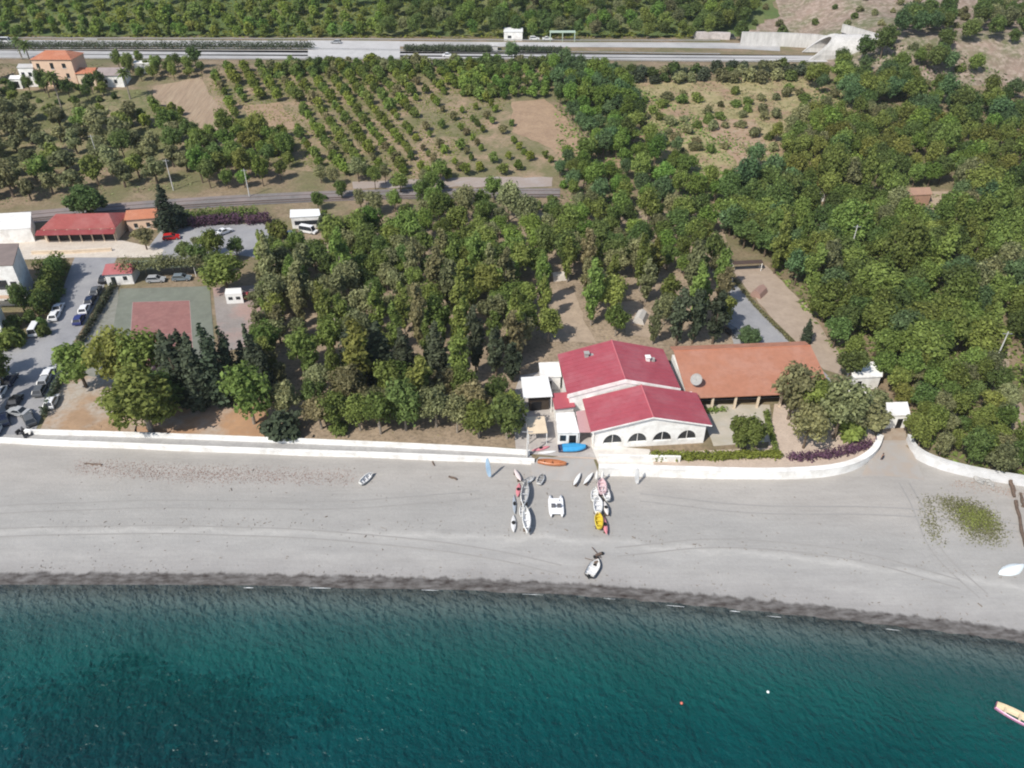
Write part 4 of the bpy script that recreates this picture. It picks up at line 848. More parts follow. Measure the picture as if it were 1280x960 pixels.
def palm(px, py, h, label, sc=1.):
    p = P(px, py); t = thing('palm_tree', label, 'palm', p); mb = MB(); rn = random.Random(px)
    mb.tube([(0, 0, -.4), (rn.uniform(-.2, .2), .1, h * .5), (.1, 0, h)], [.32, .22, .2], 8); mb.build('trunk', BARKP, t)
    o = bpy.data.objects.new('crown', PCM); COL.objects.link(o); o.parent = t; o.location = (.1, 0, h); o.scale = (sc,) * 3
palm(78, 139, 11.5, 'tall palm in front of the peach villa', 1.1); palm(40, 84, 8, 'palm standing behind the left wing of the villa', 1.1); palm(163, 124, 9, 'palm beside the field shed right of the villa'); palm(28, 74, 7, 'palm at the motorway verge left of the villa', .9)
# hedges: leafy boxes
def hedge(label, line, w, h, lm, name='hedge', cat='hedge', base=0., dens=42):
    q = [p if isinstance(p, Vector) else P(*p) for p in line]; lobes = []; rn = random.Random(int(q[0].x * 10))
    o0 = q[0]
    tot = 0
    for a_, b_ in zip(q, q[1:]):
        n = max(1, int((b_ - a_).length / (w * .55))); tot += (b_ - a_).length
        for i in range(n + 1):
            p = a_.lerp(b_, i / n) - o0; lobes.append(((p.x, p.y + rn.uniform(-.1, .1) * w, p.z + base + h * .5), (w * .5 * rn.uniform(.85, 1.15), w * .5 * rn.uniform(.85, 1.15), h * .52 * rn.uniform(.9, 1.12))))
    t = thing(name, label, cat, o0); me = crown_mesh('hedge_foliage', lobes, int(min(26000, tot * (w + 2 * h) * dens * .5)), .16 + .03 * h, int(q[0].x) + 500)
    me.materials.append(LG[lm]); o = bpy.data.objects.new('foliage', me); COL.objects.link(o); o.parent = t
    k = MB(); 
    for a_, b_ in zip(q, q[1:]):
        n = max(1, int((b_ - a_).length / 2.5))
        for i in range(n + 1): p = a_.lerp(b_, i / n) - o0; k.tube([(p.x, p.y, p.z - .2), (p.x, p.y, p.z + base + h * .5)], .06, 5)
    k.build('stems', BARK, t)
    return t
hedge('clipped green hedge in front of the arched restaurant front', [(818, 573), (860, 573), (900, 572.5), (970, 571)], 1.7, 1.3, 'citrus', dens=130)
hedge('green hedge closing the right side of the restaurant garden', [(970, 569), (962, 540), (957, 518)], 1.0, 1.2, 'mid', dens=60)
hedge('tall dark hedge between the street and the brown roofed block', [(54, 392), (66, 362), (75, 342)], 4.0, 5.2, 'mid')
hedge('dark clipped hedge along the white block\'s north side', [(48, 338), (66, 337), (84, 336)], 2.0, 3.0, 'deep')
hedge('dark hedge between the parked cars and the sports court', [(101, 430), (126, 388), (142, 360)], 1.4, 1.6, 'dark')
hedge('brown leaved hedge between the street and the sandy lot', [(56, 521), (66, 500), (78, 474)], 1.2, 1.8, 'dark')
hedge('purple flowering bougainvillea hedge behind the car park', [(242, 284), (270, 281), (300, 279)], 2.2, 3.0, 'purple')
hedge('magenta bougainvillea clump right of the purple hedge', [(312, 281), (335, 279)], 2.4, 3.2, 'purple')
hedge('green hedge above the purple bougainvillea', [(235, 277), (280, 273), (320, 271)], 2.0, 3.2, 'mid')
hedge('tree-like hedge with pale leaves over the parking bays behind the court', [(164, 349), (205, 346), (250, 343)], 4.6, 3.0, 'olive', base=2.3, dens=34)
hedge('purple flowering shrubs along the inside of the curved terrace wall', [(990, 575), (1030, 572), (1062, 566), (1086, 558)], 2.0, 1.5, 'purple', name='flowering_shrub', cat='shrub')
hedge('low hedge between the lane and the sandy camping plots', [(918, 352), (945, 385), (972, 412), (992, 432)], .9, 1.0, 'brown')
hedge('clipped dark hedge in the left motorway median', [(-150, 60.5), (0, 61), (205, 61.2), (390, 61.5)], 3.0, 3.0, 'dark', dens=70)
hedge('shorter dark hedge in the central motorway median', [(508, 64), (560, 64.5), (612, 65)], 2.4, 2.6, 'dark', dens=80)
hedge('short median hedge right of the concrete pier', [(646, 65), (700, 66)], 2.2, 2.4, 'dark', dens=80)
hedge('hedge in front of the terracotta building', [(878, 515), (905, 514)], 1.4, 1.0, 'mid')
# --- orchards
def orchard():
    poly = [(p.x, p.y) for p in PP([(256, 112), (275, 88), (470, 84), (600, 92), (640, 128), (640, 168), (695, 190), (705, 208), (640, 222), (540, 226), (430, 222), (340, 200), (300, 162)])]
    d = Vector((.43, -.90, 0)).normalized(); n = Vector((.90, .43, 0)); o = P(430, 150); rn = random.Random(3)
    bare1 = [(p.x, p.y) for p in PP([(300, 133), (350, 128), (372, 160), (330, 170)])]
    thin = [(p.x, p.y) for p in PP([(520, 118), (640, 110), (700, 190), (700, 212), (520, 222)])]
    rows = sorted(range(-22, 24))
    for i in rows:
        for j in range(-20, 21):
            p = o + n * (i * 5.3 + rn.uniform(-.4, .4)) + d * (j * 4.0 + rn.uniform(-.5, .5))
            if not inpoly(p.x, p.y, poly) or inpoly(p.x, p.y, bare1): continue
            th = inpoly(p.x, p.y, thin)
            if rn.random() < (.52 if th else .07): continue
            back = p.y > 250
            lab = 'small leafy citrus tree in the thinned rows of the orchard beside the bare field' if th else ('dense green citrus tree in the back rows of the orchard' if back else 'green citrus tree in the front rows of the orchard above the railway')
            tree('citrus', p.x, p.y, rn.uniform(.8, 1.35) * (.8 if th else (1.15 if p.y > 262 else 1.0)), LG[rn.choices(['citrus', 'mid', 'brown'], [5, 4, 2 if th else .4])[0]], lab, 'citrus_tree', 'tree', 'citrus trees of the orchard', False)
orchard()
CAMP = [('broad', 'mid', 3), ('broad', 'olive', 2), ('tall', 'yellow', 1.2), ('tall', 'mid', 3.5), ('tall', 'olive', 2), ('broad', 'yellow', 1), ('tall', 'brown', .8), ('broad', 'deep', .5)]
nm_col = {'mid': 'green', 'olive': 'grey green', 'yellow': 'yellowish', 'brown': 'brownish', 'deep': 'dark green', 'dark': 'very dark', 'bright': 'bright green', 'blue': 'blue green', 'citrus': 'glossy green', 'dry': 'straw coloured', 'cyp': 'dark'}
def lab(s): return {k: s.replace('#', v) for k, v in nm_col.items()}
wood([(335, 500), (420, 490), (560, 500), (640, 510), (640, 550), (335, 540)], 4.0, 11, [('broad', 'mid', 3), ('broad', 'brown', 2), ('tall', 'yellow', 1), ('broad', 'olive', 2), ('broad', 'deep', 1)], 1.08, lab('# tree in the front rows of the campsite behind the promenade wall'), 'campsite_tree', 'trees shading the campsite', bark=BARKP)
wood([(375, 534), (640, 536), (640, 552), (375, 545)], 3.4, 17, [('broad', 'brown', 2), ('broad', 'olive', 2), ('broad', 'mid', 2), ('bush', 'dark', 2), ('bush', 'mid', 1)], 1.0, lab('# leafy tree or shrub right behind the promenade wall of the campsite'), 'campsite_tree', 'front line of the campsite', keep=.9, bark=BARKP)
wood([(335, 355), (480, 345), (640, 345), (645, 480), (560, 500), (335, 500)], 4.1, 12, CAMP, .98, lab('# tree in the middle of the campsite grove'), 'campsite_tree', 'trees shading the campsite', keep=.88, bark=BARKP)
wood([(645, 350), (890, 340), (925, 432), (840, 434), (700, 425), (645, 440)], 4.4, 13, CAMP, .92, lab('# tree of the grove behind the red roofed restaurant'), 'campsite_tree', 'trees shading the campsite', avoid=[[(676, 362), (720, 360), (748, 432), (688, 432)], [(768, 378), (802, 374), (830, 410), (826, 428), (782, 420)]], keep=.85, bark=BARKP)
wood([(395, 330), (425, 300), (640, 275), (880, 272), (895, 345), (640, 350), (345, 362)], 4.6, 14, [('broad', 'mid', 4), ('broad', 'deep', 2), ('broad', 'bright', 1), ('broad', 'olive', 1.2)], 1.0, lab('# tree along the rear of the campsite below the railway'), 'campsite_tree', 'trees shading the campsite')
wood([(420, 262), (640, 252), (740, 250), (740, 268), (640, 275), (420, 285)], 4.6, 15, [('broad', 'olive', 2), ('broad', 'mid', 2), ('bush', 'deep', 1), ('broad', 'brown', .5)], .85, lab('# tree on the railway side of the campsite'), 'railway_tree', 'trees along the railway', keep=.8)
wood([(325, 360), (350, 352), (352, 500), (330, 500)], 3.6, 16, [('olive', 'olive', 3), ('broad', 'olive', 1)], .95, 'grey green tree in the line between yard and campsite', 'olive_tree', 'grey trees beside the yard')
# right hand wood
WOODK = [('broad', 'deep', 2.5), ('broad', 'mid', 5), ('big', 'mid', 1.6), ('big', 'deep', .8), ('broad', 'blue', 1), ('broad', 'olive', 1.2), ('tall', 'mid', 1.2)]
wood([(952, 330), (1010, 300), (1300, 290), (1300, 450), (1240, 448), (1120, 470), (1045, 448), (1010, 385)], 4.0, 21, WOODK, 1.06, lab('# tree in the near half of the right hand wood'), 'wood_tree', 'trees of the right hand wood', avoid=[[(1232, 400), (1262, 400), (1265, 480), (1236, 480)]])
wood([(900, 285), (985, 245), (1120, 250), (1130, 275), (1190, 272), (1200, 248), (1330, 240), (1310, 290), (1010, 300), (952, 325)], 4.4, 22, WOODK, 1.1, lab('# tree in the far half of the right hand wood'), 'wood_tree', 'trees of the right hand wood', avoid=[[(1115, 234), (1200, 234), (1190, 292), (1120, 292)]])
wood([(905, 262), (960, 235), (985, 250), (960, 330), (938, 325), (915, 312)], 5.2, 23, [('broad', 'deep', 2), ('broad', 'blue', 1)], 1.25, 'dark tree at the head of the sandy camping plots', 'wood_tree', 'trees of the right hand wood')
wood([(980, 185), (1100, 165), (1310, 178), (1320, 238), (1190, 238), (1130, 235), (985, 238)], 4.4, 24, [('broad', 'mid', 3), ('broad', 'yellow', 3), ('broad', 'deep', 1), ('broad', 'bright', 2)], 1.0, lab('# tree in the sunny belt above the right hand wood'), 'wood_tree', 'trees of the upper belt')
wood([(1136, 555), (1138, 480), (1235, 470), (1255, 520), (1290, 568), (1300, 604), (1240, 595), (1180, 578), (1148, 568)], 2.9, 25, [('broad', 'olive', 2.5), ('broad', 'mid', 4), ('bush', 'brown', .7), ('broad', 'yellow', .5), ('broad', 'deep', 1.5)], .76, lab('# scrubby tree behind the curved white wall'), 'scrub_tree', 'scrub behind the curved wall', avoid=[[(1234, 440), (1266, 440), (1298, 560), (1264, 556)]])
wood([(1280, 470), (1330, 460), (1330, 560), (1300, 540)], 4, 26, [('broad', 'mid', 1)], .85, 'green tree at the right edge beside the tan path', 'scrub_tree', 'scrub at the right edge')
wood([(1100, 475), (1140, 470), (1138, 512), (1110, 508)], 3.6, 27, [('broad', 'mid', 1), ('broad', 'yellow', .5)], .8, lab('# tree between the white hut and the gatehouse'), 'scrub_tree', 'scrub round the gatehouse')
# reed and green belt beside the fields
wood([(690, 88), (765, 92), (800, 150), (775, 200), (748, 200), (735, 178), (700, 135)], 3.9, 31, [('broad', 'bright', 2), ('broad', 'blue', 3), ('broad', 'deep', 1)], .95, lab('# leafy tree in the gully right of the bare field'), 'gully_tree', 'trees in the gully')
wood([(700, 205), (790, 165), (830, 192), (862, 200), (880, 222), (925, 226), (940, 212), (985, 222), (960, 245), (890, 268), (740, 262), (690, 235)], 4.2, 32, [('broad', 'bright', 3), ('broad', 'mid', 3), ('broad', 'blue', 1), ('bush', 'bright', 2)], .92, lab('# tree of the bright green belt above the campsite'), 'belt_tree', 'trees of the green belt')
wood([(560, 105), (620, 92), (690, 95), (680, 122), (600, 128)], 3.6, 33, [('citrus', 'bright', 2), ('citrus', 'mid', 2)], 1.3, lab('# bushy citrus tree at the top of the bare field'), 'citrus_tree', 'bushes at the top of the bare field', parts=False)
wood([(775, 125), (1000, 112), (1020, 160), (960, 195), (850, 195), (790, 160)], 4.6, 34, [('bush', 'olive', 2), ('bush', 'mid', 2), ('bush', 'brown', 1)], 1.1, lab('# bush dotted over the dry grass field'), 'bush', 'bushes on the dry field', cat='bush', parts=False, keep=.75)
wood([(965, 175), (1010, 150), (1110, 150), (1100, 180), (985, 205)], 4.0, 35, [('broad', 'olive', 2), ('broad', 'mid', 2), ('broad', 'yellow', 1)], .9, lab('# tree on the right edge of the dry field'), 'scrub_tree', 'trees on the edge of the dry field')
# motorway verge
wood([(330, 88), (420, 80), (700, 80), (700, 90), (420, 94), (330, 98)], 3.3, 41, [('bush', 'deep', 3), ('bush', 'olive', 1)], 1.35, lab('# bush on the near verge of the motorway left of centre'), 'verge_bush', 'bushes on the near verge', cat='bush', parts=False)
wood([(760, 92), (1010, 86), (1020, 102), (760, 106)], 3.6, 42, [('bush', 'olive', 2), ('bush', 'dark', 2), ('bush', 'deep', 1)], 1.5, lab('# bush on the near verge below the tunnel'), 'verge_bush', 'bushes on the near verge', cat='bush', parts=False)
wood([(150, 88), (235, 82), (260, 92), (240, 100), (160, 103)], 4.0, 43, [('broad', 'deep', 2), ('broad', 'mid', 2)], .75, lab('# tree between the villa and the orchard'), 'field_tree', 'trees near the villa')
wood([(-60, 115), (0, 100), (20, 118), (130, 112), (150, 122), (100, 135), (0, 128), (-60, 150)], 4.2, 44, [('broad', 'deep', 2), ('bush', 'deep', 2), ('olive', 'mid', 1)], .85, lab('# garden tree around the peach villa'), 'garden_tree', 'garden trees of the villa')
wood([(-60, 135), (60, 150), (215, 160), (235, 178), (240, 222), (130, 242), (-60, 262)], 5.8, 45, [('olive', 'olive', 5), ('olive', 'mid', 1), ('broad', 'deep', .6)], 1.3, lab('# olive tree in the grassy field above the railway'), 'olive_tree', 'olive trees of the left field', keep=.85)
wood([(120, 140), (225, 135), (230, 158), (130, 165)], 4.5, 46, [('citrus', 'citrus', 3), ('citrus', 'mid', 1)], 1.2, lab('# young citrus tree left of the ploughed field'), 'citrus_tree', 'young trees beside the ploughed field', parts=False, keep=.8)
wood([(240, 180), (330, 175), (370, 210), (350, 232), (255, 238)], 4.6, 47, [('broad', 'bright', 2), ('broad', 'mid', 2), ('broad', 'yellow', 1), ('broad', 'deep', 1)], .95, lab('# tree in the thicket above the railway left of the orchard'), 'thicket_tree', 'trees of the thicket')
wood([(400, 226), (440, 226), (560, 226), (560, 244), (440, 250), (400, 250)], 4.5, 48, [('broad', 'olive', 2), ('broad', 'mid', 1), ('bush', 'deep', 1)], .8, lab('# trackside tree between orchard and rails'), 'trackside_tree', 'trackside trees', keep=.7)
wood([(200, 272), (235, 270), (240, 290), (205, 296)], 4, 49, [('bush', 'dark', 1)], 1.4, 'dark bush beside the tall cypress', 'bush', 'bushes beside the cypress', cat='bush')
wood([(335, 262), (372, 258), (410, 262), (405, 275), (345, 278)], 3.8, 50, [('broad', 'mid', 2), ('bush', 'bright', 2)], .7, lab('# tree behind the white kiosk'), 'railway_tree', 'trees behind the kiosk', keep=.5)
wood([(335, 322), (400, 318), (400, 330), (345, 348)], 4.2, 51, [('broad', 'mid', 2), ('broad', 'deep', 1), ('broad', 'brown', .5)], .9, lab('# tree between the car park and the campsite'), 'campsite_tree', 'trees at the car park edge')
wood([(225, 330), (262, 318), (300, 322), (270, 345)], 4, 52, [('broad', 'deep', 1), ('broad', 'mid', 1)], .8, lab('# tree below the car park behind the court'), 'campsite_tree', 'trees at the car park edge')
wood([(14, 428), (20, 398), (60, 385), (78, 345), (52, 342), (80, 360), (62, 398), (55, 425), (30, 434)], 3.2, 53, [('bush', 'deep', 2), ('broad', 'deep', 1)], .9, 'dark shrub in the shade beside the white block', 'shrub', 'shrubs beside the white block', cat='shrub')
wood([(-40, 480), (5, 462), (10, 500), (-40, 540)], 4, 54, [('broad', 'deep', 1)], .8, 'dark tree at the left edge beside the street', 'street_tree', 'street trees at the left edge')
# far side of the motorway
wood([(-20, 46), (480, 47.5), (480, 14), (-20, 14)], 5.6, 61, [('citrus', 'citrus', 4), ('citrus', 'bright', 3), ('citrus', 'mid', 2), ('bush', 'yellow', 1)], 1.55, lab('# tree on the green slope beyond the motorway'), 'slope_tree', 'trees on the green slope', parts=False, tries=9000)
wood([(-20, 12), (480, 12), (480, -4), (-20, -4)], 6.4, 62, [('broad', 'bright', 2), ('broad', 'mid', 3), ('broad', 'deep', 1)], .95, lab('# tree at the top edge on the green slope'), 'hillside_tree', 'trees on the green slope', parts=False)
wood([(480, 47), (880, 49), (930, 30), (925, -5), (480, -5)], 5.6, 63, [('broad', 'deep', 3), ('broad', 'olive', 2), ('broad', 'bright', 1), ('broad', 'mid', 2)], 1.05, lab('# tree of the wood beyond the motorway cabin'), 'far_wood_tree', 'trees of the wood beyond the motorway', parts=False, tries=7000)
wood([(880, 38), (935, 34), (950, 2), (880, 2)], 5.5, 68, [('broad', 'deep', 2), ('broad', 'mid', 1)], 1.0, lab('# tree where the far wood meets the rocky slope'), 'far_wood_tree', 'trees at the edge of the rocky slope', parts=False)
wood([(930, 40), (1010, 40), (1100, 38), (1290, 40), (1290, -12), (940, -12)], 6.5, 64, [('bush', 'olive', 2), ('bush', 'deep', 1), ('bush', 'brown', 1)], 1.1, lab('# bush scattered over the rocky slope'), 'bush', 'bushes on the rocky slope', cat='bush', parts=False, keep=.5)
wood([(1205, 60), (1290, 55), (1290, 5), (1225, 10)], 5.5, 65, [('broad', 'deep', 2), ('broad', 'olive', 1)], 1.0, lab('# tree on the rocky slope at the right edge'), 'hillside_tree', 'trees on the rocky slope', parts=False)
wood([(1025, 92), (1110, 70), (1170, 60), (1210, 80), (1240, 110), (1300, 130), (1300, 178), (1110, 165), (1010, 112)], 4.4, 66, [('broad', 'deep', 2), ('broad', 'blue', 1.5), ('broad', 'mid', 2), ('bush', 'olive', 1), ('bush', 'mid', 1)], 1.1, lab('# tree on the hill right of the tunnel'), 'hillside_tree', 'trees on the hill beside the tunnel', avoid=[[(1170, 100), (1250, 92), (1290, 118), (1240, 128), (1180, 124)], [(1030, 150), (1120, 140), (1150, 152), (1060, 164)]], parts=False)
wood([(1110, 60), (1185, 45), (1185, 25), (1130, 25)], 4.6, 67, [('broad', 'blue', 1), ('broad', 'deep', 1)], 1.05, lab('# tree just above the tunnel mouth'), 'hillside_tree', 'trees above the tunnel', parts=False)

# --- uncountable ground cover
def tufts(name, label, polypx, n, size, lm, seed, h=.35, cat='undergrowth', even=False, soft=0.):
    poly = [(p.x, p.y) for p in PP(polypx)]; rg = random.Random(seed); v = []; f = []; xs = [p[0] for p in poly]; ys = [p[1] for p in poly]; c = 0
    ph = [rg.uniform(0, 6) for _ in range(4)]
    while c < n:
        x, y = rg.uniform(min(xs), max(xs)), rg.uniform(min(ys), max(ys)); c += 1
        if not inpoly(x, y, poly): continue
        w = math.sin(x * .22 + ph[0]) * math.sin(y * .27 + ph[1]) + .6 * math.sin(x * .6 + y * .5 + ph[2])
        if not even and w < rg.uniform(-1.3, .9): continue
        if soft: x += rg.gauss(0, soft); y += rg.gauss(0, soft * .7)
        s = size * rg.uniform(.5, 1.4); z = (zb2(x, y) + .02 if y < float(np.interp(x, WX, WY)) else zf(x, y)) + rg.uniform(0, h) ; d = Vector((rg.gauss(0, 1), rg.gauss(0, 1), rg.gauss(0, .4))).normalized(); u = d.cross(Vector((rg.gauss(0, .4), rg.gauss(0, .4), 1))).normalized(); b = len(v)
        C0 = Vector((x, y, z)); v += [C0 - d * s, C0 - u * s * .5, C0 + d * s, C0 + u * s * .5]; f.append((b, b + 1, b + 2, b + 3))
    me = bpy.data.meshes.new(name); me.from_pydata(v, [], f); me.materials.append(LG[lm]); o = bpy.data.objects.new(name, me); COL.objects.link(o); return tag(o, label, cat, None, 'stuff')
tufts('beach_plants', 'low green plants growing in a patch on the right of the beach', [(1175, 622), (1215, 624), (1240, 640), (1250, 662), (1245, 680), (1215, 676), (1192, 660), (1182, 640)], 8000, .13, 'olive', 5, .15, 'plants', soft=.9)
tufts('beach_plants', 'yellow green core of the plant patch on the right of the beach', [(1195, 632), (1230, 640), (1240, 658), (1215, 662)], 2500, .14, 'yellow', 6, .18, 'plants', soft=.9)
tufts('beach_plants', 'narrow strip of green plants left of the beach plant patch', [(1152, 622), (1166, 620), (1168, 650), (1176, 678), (1170, 682), (1156, 655)], 2000, .14, 'olive', 7, .15, 'plants', soft=.7)
tufts('dry_beach_weed', 'brown dry weed and litter in a band below the promenade wall', [(95, 577), (240, 584), (440, 590), (440, 604), (240, 601), (95, 590)], 7500, .09, 'dry', 8, .02, 'weed', True, .9)
tufts('dry_beach_weed', 'brown dry weed at the foot of the curved white wall', [(1195, 600), (1240, 607), (1300, 618), (1300, 628), (1240, 616), (1190, 606)], 1500, .1, 'dry', 9, .05, 'weed', True, .7)
tufts('undergrowth', 'green undergrowth under the trees of the right hand wood', [(960, 330), (1010, 245), (1300, 240), (1300, 600), (1180, 578), (1138, 545), (1138, 470), (1050, 450)], 26000, .5, 'mid', 10, .6)
tufts('undergrowth', 'rough green growth between field, gully and green belt', [(690, 90), (770, 95), (985, 200), (985, 240), (890, 268), (700, 250)], 14000, .5, 'bright', 11, .5)
tufts('undergrowth', 'rough weeds between the orchard trees', [(256, 112), (275, 88), (600, 86), (640, 128), (540, 226), (340, 205)], 30000, .34, 'citrus', 12, .25)
tufts('undergrowth', 'grass and weeds in the olive field', [(-60, 128), (190, 115), (250, 160), (240, 235), (-60, 262)], 14000, .35, 'olive', 13, .25)
tufts('undergrowth', 'thick green growth on the slope beyond the motorway', [(-80, 47), (860, 48), (920, -12), (-80, -12)], 30000, .7, 'citrus', 14, .6)
tufts('undergrowth', 'scrubby growth on the hill right of the tunnel', [(1020, 105), (1100, 60), (1210, 70), (1310, 110), (1310, 190), (990, 190)], 12000, .6, 'deep', 15, .6)
tufts('undergrowth', 'scattered weeds on the dry grass field', [(760, 108), (1010, 100), (1100, 160), (960, 215), (800, 160)], 9000, .45, 'olive', 16, .25)
tufts('undergrowth', 'weeds on the near verge of the motorway', [(-60, 80), (1010, 82), (1010, 104), (620, 98), (-60, 100)], 11000, .4, 'olive', 17, .3)
tufts('dry_leaf_litter', 'fallen leaves and dry weeds on the campsite floor', [(335, 300), (640, 275), (890, 270), (925, 430), (700, 425), (640, 550), (335, 545)], 9000, .22, 'brown', 18, .08)
tufts('dry_leaf_litter', 'dry weeds on the sandy lot beside the street', [(60, 535), (160, 528), (165, 548), (52, 546)], 900, .2, 'dry', 19, .06, 'weed')

def tyre_tracks():
    m = mat('track_sand', (.285, .275, .26), (.31, .30, .285), .8, .95)
    for k, line in enumerate(([(-60, 640), (200, 628), (420, 634), (600, 618)], [(-60, 668), (180, 660), (420, 668), (610, 690), (700, 712)], [(800, 622), (960, 640), (1120, 636), (1300, 664)], [(1130, 604), (1150, 640), (1168, 690), (1230, 745)], [(770, 690), (900, 676), (1060, 690), (1200, 730)])):
        q = chaikin([P(x, y) for x, y in line], 4); mb = MB()
        for off in (-.8, .8):
            L0 = []; R0 = []
            for i, p in enumerate(q):
                d = (q[min(i + 1, len(q) - 1)] - q[max(i - 1, 0)]); d.z = 0; d.normalize(); n = Vector((-d.y, d.x, 0))
                for lst, o in ((L0, off - .13), (R0, off + .13)): c = p + n * o; lst.append((c.x, c.y, zb2(c.x, c.y) + .03))
            mb.add(L0 + R0, [(i, i + 1, len(q) + i + 1, len(q) + i) for i in range(len(q) - 1)])
        tag(mb.build('tyre_tracks', m), None, None, None, 'structure')
tyre_tracks()
def debris():
    rn = random.Random(12); mb = MB()
    for _ in range(900):
        x = rn.uniform(-72, 74); u = rn.random(); y = yshore(x) + (rn.uniform(2.5, 24) if u < .5 else rn.gauss(11.5, .7) if u < .8 else rn.gauss(3.2, .6)); z = zb2(x, y) + .02; s = rn.uniform(.02, .085) * (1 if rn.random() > .04 else 2); a_ = rn.uniform(0, 3.14); d = Vector((math.cos(a_), math.sin(a_), 0)); n = Vector((-d.y, d.x, 0)); c = Vector((x, y, z)); l = s * rn.uniform(1, 3)
        mb.hexa([c - d * l - n * s * .5, c + d * l - n * s * .4, c + d * l + n * s * .4, c - d * l + n * s * .5], [c - d * l * .8 - n * s * .3 + Vector((0, 0, s * .7)), c + d * l * .8 - n * s * .3 + Vector((0, 0, s * .6)), c + d * l * .8 + n * s * .3 + Vector((0, 0, s * .6)), c - d * l * .8 + n * s * .3 + Vector((0, 0, s * .7))])
    tag(mb.build('beach_debris', mat('debris_mix', (.24, .21, .18), (.13, .11, .09), .3, .95)), 'scattered small stones and wood litter over the grey beach', 'litter', None, 'stuff')
debris()

# ------------------------------------------------------------------ vehicles
def make_car(name, L_=4.2, W=1.72, H=1.46, style='hatch'):
    h = W / 2; lo = [(-L_ / 2, .32), (L_ / 2 - .05, .30), (L_ / 2, .55), (L_ / 2 - .12, .74), (L_ / 2 - 1.05, .90), (-L_ / 2 + .1, .95), (-L_ / 2, .8)]
    if style == 'van': cb = [(-L_ / 2 + .05, .95), (L_ / 2 - .7, .95), (L_ / 2 - 1.15, H - .05), (-L_ / 2 + .12, H - .05)]
    elif style == 'saloon': cb = [(-L_ / 2 + .75, .94), (L_ / 2 - 1.15, .9), (L_ / 2 - 1.95, H - .05), (-L_ / 2 + 1.35, H - .05)]
    else: cb = [(-L_ / 2 + .08, .95), (L_ / 2 - 1.1, .9), (L_ / 2 - 1.9, H - .05), (-L_ / 2 + .5, H - .05)]
    def body():
        mb = MB(); n = len(lo)
        mb.loft([[(x, -h * .94, z) for x, z in lo], [(x, -h, z - (.02 if z > .5 else 0)) for x, z in lo], [(x, h, z - (.02 if z > .5 else 0)) for x, z in lo], [(x, h * .94, z) for x, z in lo]]); return mb
    def cabin():
        mb = MB(); b = [(x, z) for x, z in cb]
        mb.hexa([(b[0][0], -h * .92, b[0][1] - .03), (b[1][0], -h * .92, b[1][1] - .03), (b[1][0], h * .92, b[1][1] - .03), (b[0][0], h * .92, b[0][1] - .03)], [(b[3][0], -h * .76, b[3][1]), (b[2][0], -h * .76, b[2][1]), (b[2][0], h * .76, b[2][1]), (b[3][0], h * .76, b[3][1])]); return mb
    def roof():
        mb = MB(); x0, x1, z = cb[3][0], cb[2][0], cb[3][1]
        mb.hexa([(x0 - .05, -h * .79, z), (x1 + .06, -h * .79, z), (x1 + .06, h * .79, z), (x0 - .05, h * .79, z)], [(x0 + .05, -h * .7, z + .06), (x1 - .1, -h * .7, z + .06), (x1 - .1, h * .7, z + .06), (x0 + .05, h * .7, z + .06)])
        for s in (-1, 1):   # pillars
            for k in (0, 1):
                a_, b_ = (cb[0], cb[3]) if k == 0 else (cb[1], cb[2]); mb.tube([(a_[0], s * h * .92, a_[1]), (b_[0], s * h * .77, b_[1])], .06, 4)
        return mb
    return body, cabin, roof, L_, h
CARB = {}
def car(px, py, rz, col, label, style='hatch', group='parked cars', L_=4.2, H=1.46):
    key = (style, col, L_)
    p = P(px, py); p.z = zf(p.x, p.y) + .05
    if key in CARB: return copy_tree(CARB[key], p, rz, label, group)
    b, c, r, L2, h = make_car('car', L_, 1.75, H, style); pm = paint('car_' + '_'.join('%02d' % int(x * 99) for x in col), col, .25)
    t = thing('parked_car' if style != 'van' else 'parked_van', label, 'car' if style != 'van' else 'van', p, rz, group); b().build('body', pm, t); c().build('window', GLASS, t); r().build('roof', pm, t)
    for sx in (-1, 1):
        for sy in (-1, 1):
            k = MB(); x = sx * L2 * .31; k.tube([(x, sy * (h - .2), .31), (x, sy * (h + .02), .31)], .31, 10); w = k.build('wheel', RUBBER, t)
            k = MB(); k.tube([(x, sy * (h + .022), .31), (x, sy * (h + .035), .31)], .18, 8); k.build('rim', METAL, w)
    for sy in (-1, 1):
        k = MB(); k.box(L2 / 2 - .1, L2 / 2 + .012, sy * h * .72 - .17, sy * h * .72 + .17, .56, .70); k.build('headlight', paint('lamp_glass', (.75, .75, .72), .1), t)
    CARB[key] = t; return t
hs = heading((112, 396), (136, 345)); WC, BK, SV, BL, NV, RD, GR = (.78, .78, .78), (.02, .02, .022), (.38, .39, .40), (.03, .04, .16), (.015, .022, .05), (.50, .02, .02), (.10, .105, .11)
car(131, 351, hs, BK, 'black car at the head of the row along the court hedge'); car(121, 366, hs, GR, 'dark grey car second from the head of the row along the court hedge')
car(114, 378, hs, NV, 'dark navy car behind the white one along the court hedge'); car(107, 389, hs, WC, 'white car between two dark ones along the court hedge'); car(100, 402, hs, BL, 'deep blue car nearest the beach in the row along the court hedge')
car(70, 397, hs, WC, 'white car against the tall street hedge', 'hatch'); car(74, 388, hs, WC, 'white car further up against the tall street hedge', 'saloon')
hs2 = heading((40, 540), (76, 470))
car(14, 478, hs2, NV, 'navy car parked on the left side of the lower street'); car(58, 478, hs2, SV, 'silver car near the round street tree'); car(52, 490, hs2, GR, 'dark grey car in front of the silver one near the round street tree')
car(62, 470, hs2, WC, 'white car half under the round street tree'); car(2, 492, hs2, WC, 'white car at the left edge of the lower street')
